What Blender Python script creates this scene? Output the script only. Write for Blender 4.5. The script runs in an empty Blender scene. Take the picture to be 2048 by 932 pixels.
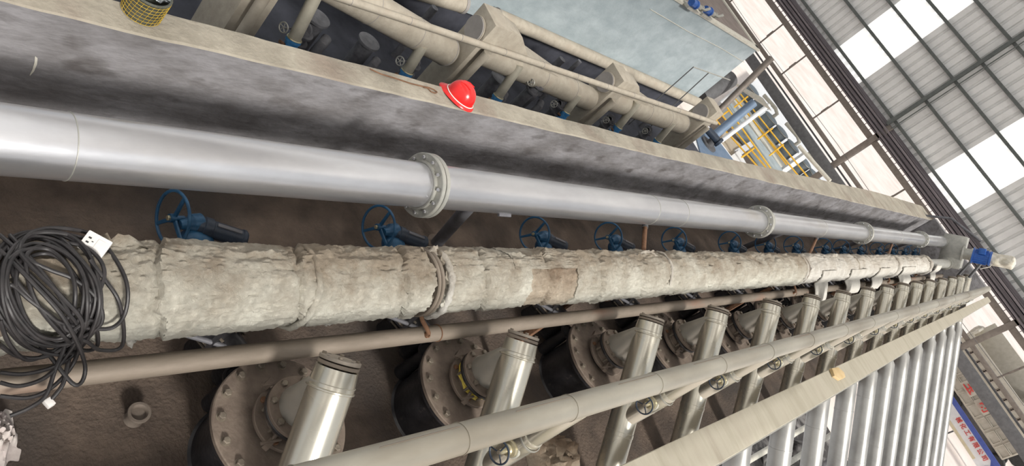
import bpy, bmesh, math, random
from mathutils import Vector, Matrix, noise
random.seed(7)
SC = bpy.context.scene
COL = SC.collection
V = Vector

# ------------------------------------------------------------------ camera, light, exposure
# world: X across the pipes (right), Y along the pipes (away), Z up; walkway slab top is Z = 0
FPX, CX, CY = 1380.0, 1024.0, 466.0
CAMH = 3.4
_d = V((1165.0, 51.0, FPX)).normalized()                 # direction of the long pipes in camera axes
_n = V((-1700.0, 1400.0, FPX)); _n -= _n.dot(_d) * _d; _n.normalize()
_u = -_n
_r = _d.cross(_u)
RM = Matrix((_r, _d, _u))                                  # camera axes (x right, y down, z ahead) -> world
cam_right = RM @ V((1, 0, 0)); cam_up = RM @ V((0, -1, 0)); cam_back = RM @ V((0, 0, -1))
cd = bpy.data.cameras.new('camera'); cd.sensor_width = 36.0; cd.lens = FPX / 2048.0 * 36.0
cd.clip_end = 500
cam = bpy.data.objects.new('camera', cd); COL.objects.link(cam)
cm = Matrix((cam_right, cam_up, cam_back)).transposed().to_4x4(); cm.translation = V((0, 0, CAMH))
cam.matrix_world = cm
SC.camera = cam

W = bpy.data.worlds.new('world'); SC.world = W; W.use_nodes = True
wn = W.node_tree.nodes; wl = W.node_tree.links
bg = wn['Background']
tc = wn.new('ShaderNodeTexCoord'); mp = wn.new('ShaderNodeMapping'); nz = wn.new('ShaderNodeTexNoise')
nz.inputs['Scale'].default_value = 1.6; nz.inputs['Detail'].default_value = 4
rp = wn.new('ShaderNodeValToRGB')
rp.color_ramp.elements[0].position = .3; rp.color_ramp.elements[0].color = (.74, .80, .88, 1)
rp.color_ramp.elements[1].position = .7; rp.color_ramp.elements[1].color = (1, .98, .95, 1)
wl.new(tc.outputs['Generated'], mp.inputs['Vector']); wl.new(mp.outputs['Vector'], nz.inputs['Vector'])
wl.new(nz.outputs['Fac'], rp.inputs['Fac']); wl.new(rp.outputs['Color'], bg.inputs['Color'])
bg.inputs['Strength'].default_value = .66

sd = bpy.data.lights.new('sun', 'SUN'); sd.energy = 3.8; sd.angle = math.radians(9); sd.color = (1, .96, .9)
sun = bpy.data.objects.new('sun', sd); COL.objects.link(sun)
sun.rotation_euler = V((-.82, .10, -.57)).to_track_quat('-Z', 'Y').to_euler(); sun.location = (12, -2, 14)

SC.view_settings.view_transform = 'Standard'; SC.view_settings.look = 'None'
SC.view_settings.gamma = 1.0; SC.view_settings.use_curve_mapping = False
SC.view_settings.exposure = 0.10

ROOF_GLOW = 1.5

# ------------------------------------------------------------------ measuring helper
def P(x, y, X=None, Y=None, Z=None):
    """point of the photographed place on a given plane"""
    r = RM @ V((x - CX, y - CY, FPX))
    if X is not None: k = X / r.x
    elif Y is not None: k = Y / r.y
    else: k = (Z - CAMH) / r.z
    return V((0, 0, CAMH)) + r * k

# ------------------------------------------------------------------ materials
def mat(name, col, rough=.6, metal=0.0, col2=None, scale=8.0, detail=5.0, lo=.35, hi=.65, bump=0.0, bscale=None,
        stretch=(1, 1, 1), emit=None, rvar=0.0, col3=None, scale3=1.5, lo3=.5, hi3=.62, transmission=0, alpha=None, glob=False):
    m = bpy.data.materials.new(name); m.use_nodes = True
    N = m.node_tree.nodes; L = m.node_tree.links
    b = N['Principled BSDF']
    b.inputs['Roughness'].default_value = rough; b.inputs['Metallic'].default_value = metal
    b.inputs['Base Color'].default_value = (*col, 1)
    t = N.new('ShaderNodeTexCoord'); mpn = N.new('ShaderNodeMapping'); mpn.inputs['Scale'].default_value = stretch
    L.new(t.outputs['Object'], mpn.inputs['Vector'])
    out = None
    if col2:
        n = N.new('ShaderNodeTexNoise'); n.inputs['Scale'].default_value = scale; n.inputs['Detail'].default_value = detail
        n.inputs['Roughness'].default_value = .62
        L.new(mpn.outputs['Vector'], n.inputs['Vector'])
        r = N.new('ShaderNodeValToRGB')
        r.color_ramp.elements[0].position = lo; r.color_ramp.elements[0].color = (*col, 1)
        r.color_ramp.elements[1].position = hi; r.color_ramp.elements[1].color = (*col2, 1)
        L.new(n.outputs['Fac'], r.inputs['Fac']); out = r.outputs['Color']
        if rvar:
            mr = N.new('ShaderNodeMapRange'); mr.inputs['To Min'].default_value = rough - rvar; mr.inputs['To Max'].default_value = rough + rvar
            L.new(n.outputs['Fac'], mr.inputs['Value']); L.new(mr.outputs['Result'], b.inputs['Roughness'])
    if col3:
        n3 = N.new('ShaderNodeTexNoise'); n3.inputs['Scale'].default_value = scale3; n3.inputs['Detail'].default_value = 6
        L.new(mpn.outputs['Vector'], n3.inputs['Vector'])
        r3 = N.new('ShaderNodeValToRGB'); r3.color_ramp.elements[0].position = lo3; r3.color_ramp.elements[1].position = hi3
        r3.color_ramp.elements[0].color = (0, 0, 0, 1); r3.color_ramp.elements[1].color = (1, 1, 1, 1)
        L.new(n3.outputs['Fac'], r3.inputs['Fac'])
        mx = N.new('ShaderNodeMix'); mx.data_type = 'RGBA'
        L.new(r3.outputs['Color'], mx.inputs[0])
        if out: L.new(out, mx.inputs[6])
        else: mx.inputs[6].default_value = (*col, 1)
        mx.inputs[7].default_value = (*col3, 1); out = mx.outputs[2]
    if out: L.new(out, b.inputs['Base Color'])
    if bump:
        nb = N.new('ShaderNodeTexNoise'); nb.inputs['Scale'].default_value = bscale or scale * 3; nb.inputs['Detail'].default_value = 6
        L.new(mpn.outputs['Vector'], nb.inputs['Vector'])
        bp = N.new('ShaderNodeBump'); bp.inputs['Strength'].default_value = bump; bp.inputs['Distance'].default_value = .02
        L.new(nb.outputs['Fac'], bp.inputs['Height']); L.new(bp.outputs['Normal'], b.inputs['Normal'])
    if emit:
        b.inputs['Emission Color'].default_value = (*emit[0], 1); b.inputs['Emission Strength'].default_value = emit[1]
    return m

M = {}
M['conc_top'] = mat('cream_concrete', (.25, .225, .18), .9, 0, (.36, .33, .27), 3.0, 9, bump=.6, bscale=22, col3=(.22, .175, .14), scale3=2.2, lo3=.52, hi3=.75)
M['conc_side'] = mat('grey_trowelled_concrete', (.145, .138, .14), .85, 0, (.265, .26, .272), 3.4, 9, lo=.36, hi=.66, bump=.5, bscale=14, stretch=(1, .7, 1.4), col3=(.10, .092, .092), scale3=5.5, lo3=.56, hi3=.72)
M['floor'] = mat('brown_dirty_floor', (.055, .040, .031), .92, 0, (.125, .092, .070), 3.0, 9, bump=.6, bscale=45, col3=(.05, .04, .034), scale3=.9, lo3=.5, hi3=.65)
M['silver'] = mat('galvanised_steel', (.50, .50, .52), .30, .85, (.62, .62, .635), 3.0, 6, rvar=.06, bump=.04, bscale=25, stretch=(1, .35, 1), col3=(.42, .38, .32), scale3=1.6, lo3=.6, hi3=.78)
M['silver_dull'] = mat('dull_zinc', (.36, .36, .33), .5, .6, (.47, .46, .42), 10, bump=.1)
M['clad'] = mat('aluminium_cladding', (.50, .475, .40), .27, .82, (.60, .575, .50), 2.5, 2, lo=.2, hi=.8, rvar=.03)
M['clad_low'] = mat('bright_aluminium_cladding', (.32, .315, .30), .36, .55, (.41, .405, .385), 3, rvar=.05, bump=.004, bscale=4)
M['clad_dusty'] = mat('dusty_riser_cladding', (.42, .405, .36), .40, .55, (.50, .48, .43), 5, 6, bump=.02)
M['stub'] = mat('pale_zinc_sleeve', (.44, .415, .34), .45, .35, (.54, .51, .42), 5, 6, bump=.02)
M['header'] = mat('dusty_aluminium', (.33, .31, .26), .42, .55, (.42, .395, .335), 3, 7, stretch=(1, .4, 1), bump=.06, bscale=20, col3=(.28, .25, .20), scale3=1.4)
M['beam'] = mat('dusty_beige_tray', (.35, .32, .25), .85, 0, (.44, .405, .33), 2.5, 8, bump=.35, bscale=7, stretch=(.5, 2.2, 1), col3=(.30, .265, .205), scale3=2.5, lo3=.55, hi3=.8)
M['insul'] = mat('white_mineral_wool', (.58, .545, .465), .95, 0, (.76, .74, .67), 6, 9, lo=.34, hi=.6, bump=.9, bscale=60, col3=(.36, .29, .21), scale3=2.6, lo3=.55, hi3=.78)
M['insul_dirty'] = mat('dirty_brown_wool', (.28, .19, .12), .95, 0, (.56, .48, .38), 10, 9, bump=.9, bscale=50)
M['insul_clean'] = mat('clean_white_wool', (.62, .60, .53), .95, 0, (.78, .77, .70), 8, 8, bump=.8, bscale=55)
M['brownpipe'] = mat('rusty_grey_pipe', (.17, .14, .11), .6, .3, (.25, .21, .17), 6, 8, stretch=(1, .3, 1), bump=.15, bscale=30, col3=(.25, .13, .085), scale3=3, lo3=.58, hi3=.72)
M['rust'] = mat('rusty_steel', (.13, .065, .035), .8, .3, (.24, .13, .075), 14, 8, bump=.3)
M['flange'] = mat('grimy_steel_flange', (.13, .10, .08), .75, .25, (.22, .175, .14), 7, 8, bump=.25, bscale=40)
M['black'] = mat('black_rubber_lined_steel', (.012, .012, .014), .32, 0, (.03, .028, .03), 8, 6, bump=.15, bscale=40, col3=(.10, .085, .075), scale3=12, lo3=.66, hi3=.78)
M['bolt'] = mat('dull_bolt_steel', (.15, .125, .10), .6, .5, (.25, .215, .17), 30, 4)
M['cap'] = mat('grey_brown_blind_flange', (.24, .21, .175), .6, .4, (.32, .28, .235), 12, 5, bump=.15)
M['blue'] = mat('blue_painted_iron', (.012, .062, .135), .4, .1, (.022, .10, .20), 20, 5, bump=.08)
M['blue_dark'] = mat('dark_blue_painted_iron', (.02, .028, .045), .45, .1, (.03, .045, .07), 15, 5, bump=.1)
M['blue_motor'] = mat('bright_blue_motor_paint', (.02, .085, .33), .35, .1, (.03, .12, .42), 12, 4)
M['brass'] = mat('brass_nut', (.55, .5, .36), .35, .7, (.4, .35, .22), 20, 4)
M['red'] = mat('glossy_red_plastic', (.72, .016, .016), .25, 0, (.80, .03, .028), 5, 3)
M['white_trim'] = mat('white_reflective_trim', (.85, .78, .70), .5, 0, (.9, .86, .8), 8, 3)
M['cable'] = mat('black_rubber_cable', (.012, .011, .012), .5, 0, (.026, .023, .024), 25, 4)
M['socket'] = mat('off_white_plastic', (.62, .60, .58), .4, 0, (.70, .68, .66), 20, 3)
M['hole'] = mat('dark_slot', (.02, .02, .02), .8, 0, (.03, .03, .03), 20, 3)
M['cream'] = mat('cream_coated_duct', (.32, .285, .23), .65, 0, (.41, .37, .305), 5, 8, bump=.2, bscale=25, col3=(.33, .28, .22), scale3=2.5, lo3=.55, hi3=.75)
M['cream_grey'] = mat('grey_dusty_disc', (.25, .235, .225), .85, 0, (.31, .29, .275), 4, 7, bump=.15)
M['floor_stub'] = mat('muddy_steel', (.10, .08, .065), .7, .2, (.17, .14, .115), 9, 6)
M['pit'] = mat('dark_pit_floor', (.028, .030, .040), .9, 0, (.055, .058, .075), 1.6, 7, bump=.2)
M['pit_pipe'] = mat('dark_grey_pipework', (.10, .10, .11), .6, .2, (.16, .16, .175), 8, 5)
M['tank'] = mat('blue_grey_render', (.28, .335, .36), .9, 0, (.43, .49, .515), .9, 9, lo=.3, hi=.7, bump=.35, bscale=9, stretch=(1, 1, 1.6), col3=(.27, .32, .345), scale3=1.6, lo3=.50, hi3=.85)
M['tank_rim'] = mat('cream_tank_rim', (.52, .50, .43), .8, 0, (.62, .60, .53), 5)
M['tank_top'] = mat('brown_tank_liquid', (.18, .145, .13), .8, 0, (.24, .20, .18), 3)
M['bluecl'] = mat('light_blue_clamp', (.05, .22, .50), .45, .1, (.08, .30, .60), 20)
M['ground'] = mat('pale_sunlit_ground', (.72, .63, .57), .95, 0, (.84, .76, .71), .35, 8, lo=.35, hi=.6, bump=.2, bscale=3)
M['yard'] = mat('pale_grey_yard', (.50, .52, .56), .9, 0, (.62, .63, .66), .8, 7)
M['sheet'] = mat('grey_corrugated_sheet', (.62, .62, .61), .6, 0, (.70, .70, .69), 1.2, 5)
M['girt'] = mat('dark_green_grey_steel', (.085, .095, .09), .6, .3, (.12, .13, .125), 6)
M['steel_brown'] = mat('brown_grey_steel', (.17, .145, .125), .65, .3, (.23, .20, .175), 5)
M['steel_grey'] = mat('dark_grey_steel', (.10, .10, .105), .6, .3, (.14, .14, .145), 5)
M['fascia'] = mat('dark_purple_grey_fascia', (.10, .085, .095), .7, .2, (.22, .195, .205), 3, 8, stretch=(.15, 1, 8))
M['transl'] = mat('white_rooflight_sheet', (.8, .82, .8), .5, 0, (.86, .87, .85), .8, 4, emit=((1, 1, .98), .55))
M['glow'] = mat('white_skylight_sheet', (.8, .82, .8), .5, 0, emit=((1, 1, .98), ROOF_GLOW))
M['yellow'] = mat('yellow_painted_rail', (.75, .42, .03), .5, 0, (.85, .52, .06), 6)
M['white_paint'] = mat('white_painted_wall', (.62, .64, .66), .8, 0, (.72, .73, .74), 3)
M['basin_dark'] = mat('dark_brown_basin', (.06, .045, .035), .5, 0, (.10, .075, .06), 2)
M['basin_beige'] = mat('beige_basin', (.36, .31, .24), .7, 0, (.42, .37, .30), 2)
M['vat_blue'] = mat('slate_blue_lid', (.12, .18, .27), .6, .1, (.16, .22, .31), 3)
M['round_tank'] = mat('grey_blue_drum', (.20, .24, .27), .6, .2, (.26, .30, .33), 3)
M['truck'] = mat('beige_truck_paint', (.44, .405, .34), .6, .1, (.52, .485, .42), 4, 6)
M['truck_dark'] = mat('shaded_truck_steel', (.20, .16, .13), .7, .1, (.26, .22, .19), 3)
M['tyre'] = mat('black_tyre', (.02, .02, .02), .8, 0, (.04, .04, .04), 8)
M['ban_white'] = mat('white_banner', (.72, .72, .74), .7, 0, (.80, .80, .81), 3)
M['ban_blue'] = mat('blue_banner', (.06, .09, .34), .7, 0, (.08, .12, .40), 3)
M['ban_tan'] = mat('tan_banner', (.60, .52, .36), .7, 0, (.66, .58, .42), 3)
M['red_ink'] = mat('red_lettering', (.55, .04, .04), .7, 0, (.62, .06, .05), 9)
M['carton'] = mat('tan_foam_scrap', (.50, .36, .18), .85, 0, (.58, .44, .25), 8)
M['bucket_net'] = mat('yellow_netting', (.30, .20, .02), .8, 0, (.55, .38, .05), 30)
M['bucket'] = mat('dark_green_bucket', (.045, .05, .04), .6, 0, (.10, .105, .085), 12)
M['foil'] = mat('silver_foil', (.22, .25, .27), .35, .7, (.45, .47, .48), 15, bump=.8, bscale=20)
M['cloth'] = mat('grubby_pink_cloth', (.40, .34, .33), .9, 0, (.58, .54, .50), 6, 6, bump=.3)
M['wrap'] = mat('yellowed_wrapping_film', (.52, .48, .38), .55, 0, (.68, .64, .56), 14, 6, bump=.5, bscale=25)
M['yellow_tape'] = mat('yellow_tape', (.60, .46, .05), .5, 0, (.70, .58, .12), 18, 4, bump=.3)
M['clutter'] = mat('dark_scrap_metal', (.06, .055, .055), .7, .2, (.24, .23, .22), 2.5, 8, lo=.45, hi=.6)

def wool_mat(name, base, dirty, amount):
    m = mat(name, base, .95, 0, tuple(min(1, c * 1.16) for c in base), 7, 9, lo=.34, hi=.6)
    N = m.node_tree.nodes; L = m.node_tree.links; b = N['Principled BSDF']
    src = b.inputs['Base Color'].links[0].from_socket
    t = N.new('ShaderNodeTexCoord'); sp_ = N.new('ShaderNodeSeparateXYZ'); L.new(t.outputs['Object'], sp_.inputs[0])
    n1 = N.new('ShaderNodeTexNoise'); n1.inputs['Scale'].default_value = 3.2; n1.inputs['Detail'].default_value = 9; n1.inputs['Roughness'].default_value = .7
    L.new(t.outputs['Object'], n1.inputs['Vector'])
    mz = N.new('ShaderNodeMath'); mz.operation = 'MULTIPLY_ADD'; L.new(sp_.outputs['Z'], mz.inputs[0]); mz.inputs[1].default_value = 2.1; mz.inputs[2].default_value = amount - .52
    mx_ = N.new('ShaderNodeMath'); mx_.operation = 'MULTIPLY_ADD'; L.new(sp_.outputs['X'], mx_.inputs[0]); mx_.inputs[1].default_value = -1.2; L.new(mz.outputs[0], mx_.inputs[2])
    ad = N.new('ShaderNodeMath'); ad.operation = 'MULTIPLY_ADD'; L.new(n1.outputs['Fac'], ad.inputs[0]); ad.inputs[1].default_value = 2.0; L.new(mx_.outputs[0], ad.inputs[2])
    cl_ = N.new('ShaderNodeMapRange'); cl_.inputs['From Min'].default_value = .35; cl_.inputs['From Max'].default_value = 1.15; cl_.inputs['To Max'].default_value = .85
    L.new(ad.outputs[0], cl_.inputs['Value'])
    mm = N.new('ShaderNodeMix'); mm.data_type = 'RGBA'; L.new(cl_.outputs['Result'], mm.inputs[0]); L.new(src, mm.inputs[6]); mm.inputs[7].default_value = (*dirty, 1)
    L.new(mm.outputs[2], b.inputs['Base Color'])
    w = N.new('ShaderNodeTexNoise'); w.inputs['Scale'].default_value = 24; w.inputs['Detail'].default_value = 9; w.inputs['Roughness'].default_value = .75; w.inputs['Distortion'].default_value = 1.6
    L.new(t.outputs['Object'], w.inputs['Vector'])
    bp = N.new('ShaderNodeBump'); bp.inputs['Strength'].default_value = 1.0; bp.inputs['Distance'].default_value = .022
    L.new(w.outputs['Fac'], bp.inputs['Height']); L.new(bp.outputs['Normal'], b.inputs['Normal'])
    return m
M['insul'] = wool_mat('white_mineral_wool', (.62, .605, .525), (.25, .19, .13), .10)
M['insul_mix'] = wool_mat('soiled_mineral_wool', (.54, .48, .40), (.17, .12, .085), .50)
M['insul_clean'] = wool_mat('clean_white_wool', (.62, .60, .55), (.38, .32, .25), -.02)
M['insul_dirty'] = wool_mat('dirty_brown_wool', (.56, .49, .39), (.19, .12, .07), .16)

# ------------------------------------------------------------------ mesh builder
def basis(ax):
    ax = V(ax).normalized()
    t = V((0, 0, 1)) if abs(ax.z) < .9 else V((1, 0, 0))
    a = ax.cross(t).normalized(); b = ax.cross(a).normalized()
    return ax, a, b

class MB:
    def __init__(s): s.v = []; s.f = []
    def add(s, vs, fs):
        o = len(s.v); s.v += [tuple(v) for v in vs]; s.f += [tuple(i + o for i in f) for f in fs]; return s
    def lathe(s, p0, axis, prof, n=32):
        """prof: list of (height along the axis, radius)"""
        ax, a, b = basis(axis); p0 = V(p0); vs = []; fs = []; rows = []
        for h, r in prof:
            c = p0 + ax * h
            if r < 1e-6:
                rows.append([len(vs)]); vs.append(c)
            else:
                rows.append(list(range(len(vs), len(vs) + n)))
                for k in range(n):
                    t = 2 * math.pi * k / n
                    vs.append(c + a * math.cos(t) * r + b * math.sin(t) * r)
        for i in range(len(rows) - 1):
            A, B = rows[i], rows[i + 1]
            if len(A) == 1 and len(B) == 1: continue
            for k in range(n):
                k2 = (k + 1) % n
                if len(A) == 1: fs.append((A[0], B[k2], B[k]))
                elif len(B) == 1: fs.append((A[k], A[k2], B[0]))
                else: fs.append((A[k], A[k2], B[k2], B[k]))
        return s.add(vs, fs)
    def cyl(s, p0, p1, r0, r1=None, n=24, caps=True):
        p0 = V(p0); p1 = V(p1); r1 = r0 if r1 is None else r1
        L = (p1 - p0).length
        pr = [(0, r0), (L, r1)]
        if caps: pr = [(0, 0)] + pr + [(L, 0)]
        return s.lathe(p0, p1 - p0, pr, n)
    def box(s, c, size, rot=None, bev=0):
        c = V(c); hx, hy, hz = [q / 2 for q in size]
        pts = [V((x, y, z)) for z in (-hz, hz) for y in (-hy, hy) for x in (-hx, hx)]
        if rot is not None: pts = [rot @ p for p in pts]
        return s.add([c + p for p in pts], [(0, 2, 3, 1), (4, 5, 7, 6), (0, 1, 5, 4), (2, 6, 7, 3), (0, 4, 6, 2), (1, 3, 7, 5)])
    def hexbolt(s, p, axis, r, h, shank=0):
        s.lathe(p, axis, [(0, 0), (0, r), (h * .85, r), (h, r * .8), (h, 0)], 6)
        if shank: s.cyl(V(p), V(p) + V(axis).normalized() * (h + shank), r * .5, n=8)
        return s
    def tube(s, pts, r, n=8, closed=False, caps=True):
        pts = [V(p) for p in pts]; m = len(pts); vs = []; fs = []
        prev = None
        for i, p in enumerate(pts):
            if closed: t = pts[(i + 1) % m] - pts[i - 1]
            else: t = pts[min(i + 1, m - 1)] - pts[max(i - 1, 0)]
            t.normalize()
            if prev is None: _, a, b = basis(t)
            else:
                a = prev - t * prev.dot(t)
                a.normalize(); b = t.cross(a)
            prev = a
            rr = r[i] if isinstance(r, (list, tuple)) else r
            for k in range(n):
                an = 2 * math.pi * k / n
                vs.append(p + a * math.cos(an) * rr + b * math.sin(an) * rr)
        R = m if closed else m - 1
        for i in range(R):
            j = (i + 1) % m
            for k in range(n):
                k2 = (k + 1) % n
                fs.append((i * n + k, i * n + k2, j * n + k2, j * n + k))
        if not closed and caps:
            fs.append(tuple(range(n - 1, -1, -1))); fs.append(tuple((m - 1) * n + k for k in range(n)))
        return s.add(vs, fs)
    def ring(s, c, axis, R, r, n=40, m=10):
        ax, a, b = basis(axis); c = V(c)
        pts = [c + a * math.cos(2 * math.pi * k / n) * R + b * math.sin(2 * math.pi * k / n) * R for k in range(n)]
        return s.tube(pts, r, m, closed=True)
    def sphere(s, c, r, n=16, sc=(1, 1, 1)):
        c = V(c); vs = []; fs = []; rows = []
        h = n // 2
        for i in range(h + 1):
            ph = math.pi * i / h
            if i in (0, h): rows.append([len(vs)]); vs.append(c + V((0, 0, math.cos(ph) * r * sc[2])))
            else:
                rows.append(list(range(len(vs), len(vs) + n)))
                for k in range(n):
                    t = 2 * math.pi * k / n
                    vs.append(c + V((math.cos(t) * math.sin(ph) * r * sc[0], math.sin(t) * math.sin(ph) * r * sc[1], math.cos(ph) * r * sc[2])))
        for i in range(h):
            A, B = rows[i], rows[i + 1]
            for k in range(n):
                k2 = (k + 1) % n
                if len(A) == 1: fs.append((A[0], B[k], B[k2]))
                elif len(B) == 1: fs.append((A[k], B[0], A[k2]))
                else: fs.append((A[k], B[k], B[k2], A[k2]))
        return s.add(vs, fs)
    def build(s, name, m, parent=None, smooth=True, loc=None, bevel=0, sharp=32, kind=None):
        me = bpy.data.meshes.new(name); me.from_pydata(s.v, [], s.f); me.validate()
        bm = bmesh.new(); bm.from_mesh(me)
        bmesh.ops.recalc_face_normals(bm, faces=bm.faces)
        if bevel:
            es = [e for e in bm.edges if len(e.link_faces) == 2 and e.calc_face_angle(0) > .6]
            bmesh.ops.bevel(bm, geom=es, offset=bevel, segments=2, affect='EDGES', profile=.6)
        bm.to_mesh(me); bm.free()
        if smooth:
            me.shade_smooth(); me.set_sharp_from_angle(angle=math.radians(sharp))
        me.materials.append(M[m] if isinstance(m, str) else m)
        o = bpy.data.objects.new(name, me); COL.objects.link(o)
        if parent: o.parent = parent
        if loc is not None: o.location = loc
        if kind: o['kind'] = kind
        return o

def empty(name, loc, label, cat, group=None):
    o = bpy.data.objects.new(name, None); COL.objects.link(o); o.location = loc; o.empty_display_size = .1
    return tag(o, label, cat, group)
def tag(o, label, cat, group=None):
    o['label'] = label; o['category'] = cat
    if group: o['group'] = group
    return o
def struct(o): o['kind'] = 'structure'; return o
def dup(root, loc, label, name=None, skip=()):
    def rec(o, par):
        c = o.copy(); COL.objects.link(c)
        if par: c.parent = par
        for ch in list(o.children):
            if ch.name.split('.')[0] in skip: continue
            rec(ch, c)
        return c
    r = rec(root, None); r.location = loc; r['label'] = label
    return r
def ORD(i): return ['first', 'second', 'third', 'fourth', 'fifth', 'sixth', 'seventh', 'eighth', 'ninth', 'tenth', 'eleventh', 'twelfth', 'thirteenth', 'fourteenth', 'fifteenth', 'sixteenth', 'seventeenth'][i]

# ------------------------------------------------------------------ the setting
UNITY = [1.87, 3.15, 4.68, 5.88, 7.22, 8.55, 9.88, 11.2, 12.45, 13.65, 14.9, 16.2, 17.7, 19.1, 20.4, 21.6]
YW = 22.2                                                  # far end of the walkway slab

def wobble_box(x0, x1, y0, y1, z0, z1, ny, seed, amp):
    """long wall with slightly uneven arrises"""
    mb = MB(); vs = []; fs = []
    prof = [(x1, z0), (x1, z1 - .30), (x1, z1 - .008), (x1 - .010, z1), (x0 + .010, z1), (x0, z1 - .008), (x0, z0)]
    n = len(prof)
    ys = [y0 + (y1 - y0) * (i / ny) ** 1.5 for i in range(ny + 1)]
    for y in ys:
        for k, (x, z) in enumerate(prof):
            e = noise.noise(V((y * 1.9, seed + (0 if k < 4 else 9), 0))) + .5 * noise.noise(V((y * 6, seed + 3 + (0 if k < 4 else 9), 0)))
            dx = e * amp if 2 <= k <= 5 else 0
            if k >= 4: dx -= min(.30, max(0, (y - 6.5) * .028))
            vs.append((x + dx, y, z + (noise.noise(V((y * 1.3, k * 3.1, seed))) * amp * .35 if 2 <= k <= 5 else 0)))
    for i in range(ny):
        for k in range(n - 1):
            fs.append((i * n + k, i * n + k + 1, (i + 1) * n + k + 1, (i + 1) * n + k))
    fs.append(tuple(range(n))); fs.append(tuple(ny * n + k for k in range(n)))
    return mb.add(vs, fs)

# parapet wall: grey render on the inner face, cream dusty coping on top
wl_ = wobble_box(-2.91, -2.71, -1.6, YW + .3, 0.0, 1.0, 260, 1.0, .014).build('wall_left', 'conc_side')
struct(wl_)
me = wl_.data; me.materials.append(M['conc_top'])
for p in me.polygons:
    if p.normal.z > .5 and p.center.z > .9: p.material_index = 1
    if p.normal.x < -.5: p.material_index = 1
struct(MB().box((-1.62, 10.3, -.20), (3.12, 24.2, .40)).build('floor', 'floor'))
struct(MB().box((-1.54, YW + .15, .55), (2.32, .3, 1.1)).build('wall_far', 'conc_side', bevel=.01))
# tall slab edge on the right, carrying the walkway
struct(MB().box((-.20, 10.3, -4.1), (.24, 24.2, 7.36)).build('wall_right', 'yard'))

GZ = -7.6
struct(MB().box((0, 45, GZ - .15), (160, 170, .3)).build('ground', 'ground'))
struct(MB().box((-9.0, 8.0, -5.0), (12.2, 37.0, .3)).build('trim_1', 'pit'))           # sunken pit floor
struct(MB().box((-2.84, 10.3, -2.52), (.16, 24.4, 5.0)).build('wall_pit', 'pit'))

# far corrugated gable wall
YE = 45.0
def gable():
    K = YE / 30.0
    def zz(z): return z * K + CAMH
    zb = zz(-2.45); zt = 12.5
    strips = [(-11.45, -9.67), (-5.18, -3.4), (1.1, 2.88), (-17.7, -15.95), (-24, -22.2)]
    strips = [(a * K, b * K) for a, b in strips]
    def inside(x): return any(a <= x <= b for a, b in strips)
    pitch = .50
    def sheet(x0, x1):
        mb = MB(); vs = []; fs = []
        x = x0; pts = []
        while x < x1 - .01:
            pts += [(x, 0), (min(x + pitch * .62, x1), 0), (min(x + pitch * .70, x1), .09), (min(x + pitch * .88, x1), .09)]
            x += pitch
        pts.append((x1, 0))
        for i, (px, dy) in enumerate(pts):
            vs += [(px, YE + dy, zb), (px, YE + dy, zt), (px, YE + dy + .03, zt), (px, YE + dy + .03, zb)]
        for i in range(len(pts) - 1):
            a = i * 4; b = a + 4
            fs += [(a, a + 1, b + 1, b), (a + 1, a + 2, b + 2, b + 1), (a + 3, b + 3, b + 2, a + 2), (a, b, b + 3, a + 3)]
        return mb.add(vs, fs)
    root = None
    xs = sorted([-42] + [q for s_ in strips for q in s_] + [14])
    body = MB(); tr = MB()
    for a, b in zip(xs[:-1], xs[1:]):
        mid = (a + b) / 2
        sh = sheet(a, b)
        (tr if inside(mid) else body).add(sh.v, sh.f)
    w = struct(body.build('wall_back', 'sheet', smooth=False))
    tr.build('rooflight_sheet', 'transl', w, smooth=False)
    g = None
    for z in (-2.19, -.96, .16, 1.15, 2.24, 3.35, 4.45):
        MB().box((-14, YE - .14, zz(z)), (56, .16, .17)).build('girt', 'girt', w, bevel=.01)
    for x in (-7.6 * K, -19.5 * K, 4.3 * K):
        m_ = MB()
        m_.box((x, YE - .34, (zb + zt) / 2), (.20, .20, zt - zb))
        m_.box((x + .35, YE - .34, (zb + zt) / 2), (.05, .05, zt - zb))
        m_.build('wall_post', 'girt', w, smooth=False)
    # rolled edge and hanging ribs at the lower edge of the sheets
    f = MB()
    for k, (dy, dz, h, t) in enumerate([(-.06, -.36, .86, .10), (-.16, -.10, .06, .10), (-.16, -.25, .06, .10), (-.16, -.40, .06, .10), (-.16, -.55, .06, .10), (-.30, -.42, .16, .20), (-.42, -.62, .10, .2), (-.22, -.78, .10, .2), (-.48, -.20, .10, .16)]):
        f.box((-14, YE + dy, zb + dz), (56, t, h))
    f.build('eave_fascia', 'fascia', w, smooth=False)
    f = MB()
    x = -42
    while x < 14:
        f.box((x, YE - .16, zb - .95), (.03, .03, .55)); x += .42
    f.build('hanger_rods', 'fascia', w, smooth=False)
    return K, zz
K, zz = gable()

# open steel frame under the gable wall
fr = empty('wall_frame', (0, YE, GZ), 'brown and grey steel beams spanning the open strip under the corrugated wall', 'steel frame')
def frel(mb, name, m, **k): return mb.build(name, m, fr, loc=(0, -YE, -GZ), **k)
frel(MB().box((-14, YE - .1, zz(-3.22)), (56, .22, .34)), 'beam', 'steel_brown', bevel=.01)
frel(MB().box((-14, YE - .1, zz(-4.60)), (56, .20, .24)), 'beam', 'steel_brown', bevel=.01)
frel(MB().box((-14, YE - .3, zz(-5.16)), (56, .30, .62)), 'beam', 'steel_grey', bevel=.01)
frel(MB().box((-14, YE - .0, zz(-4.86)), (56, .10, .10)), 'beam', 'steel_grey', bevel=.01)
for x in (-20.7, -18.0, -14.35, -7.7, -4.2, -.5, 3.3, 7, -24.5):
    frel(MB().cyl((x, YE - .1, zz(-4.6)), (x, YE - .1, zz(-3.3)), .055, n=8).box((x, YE - .18, zz(-3.95)), (.10, .10, .5)), 'strut', 'steel_brown')
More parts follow.
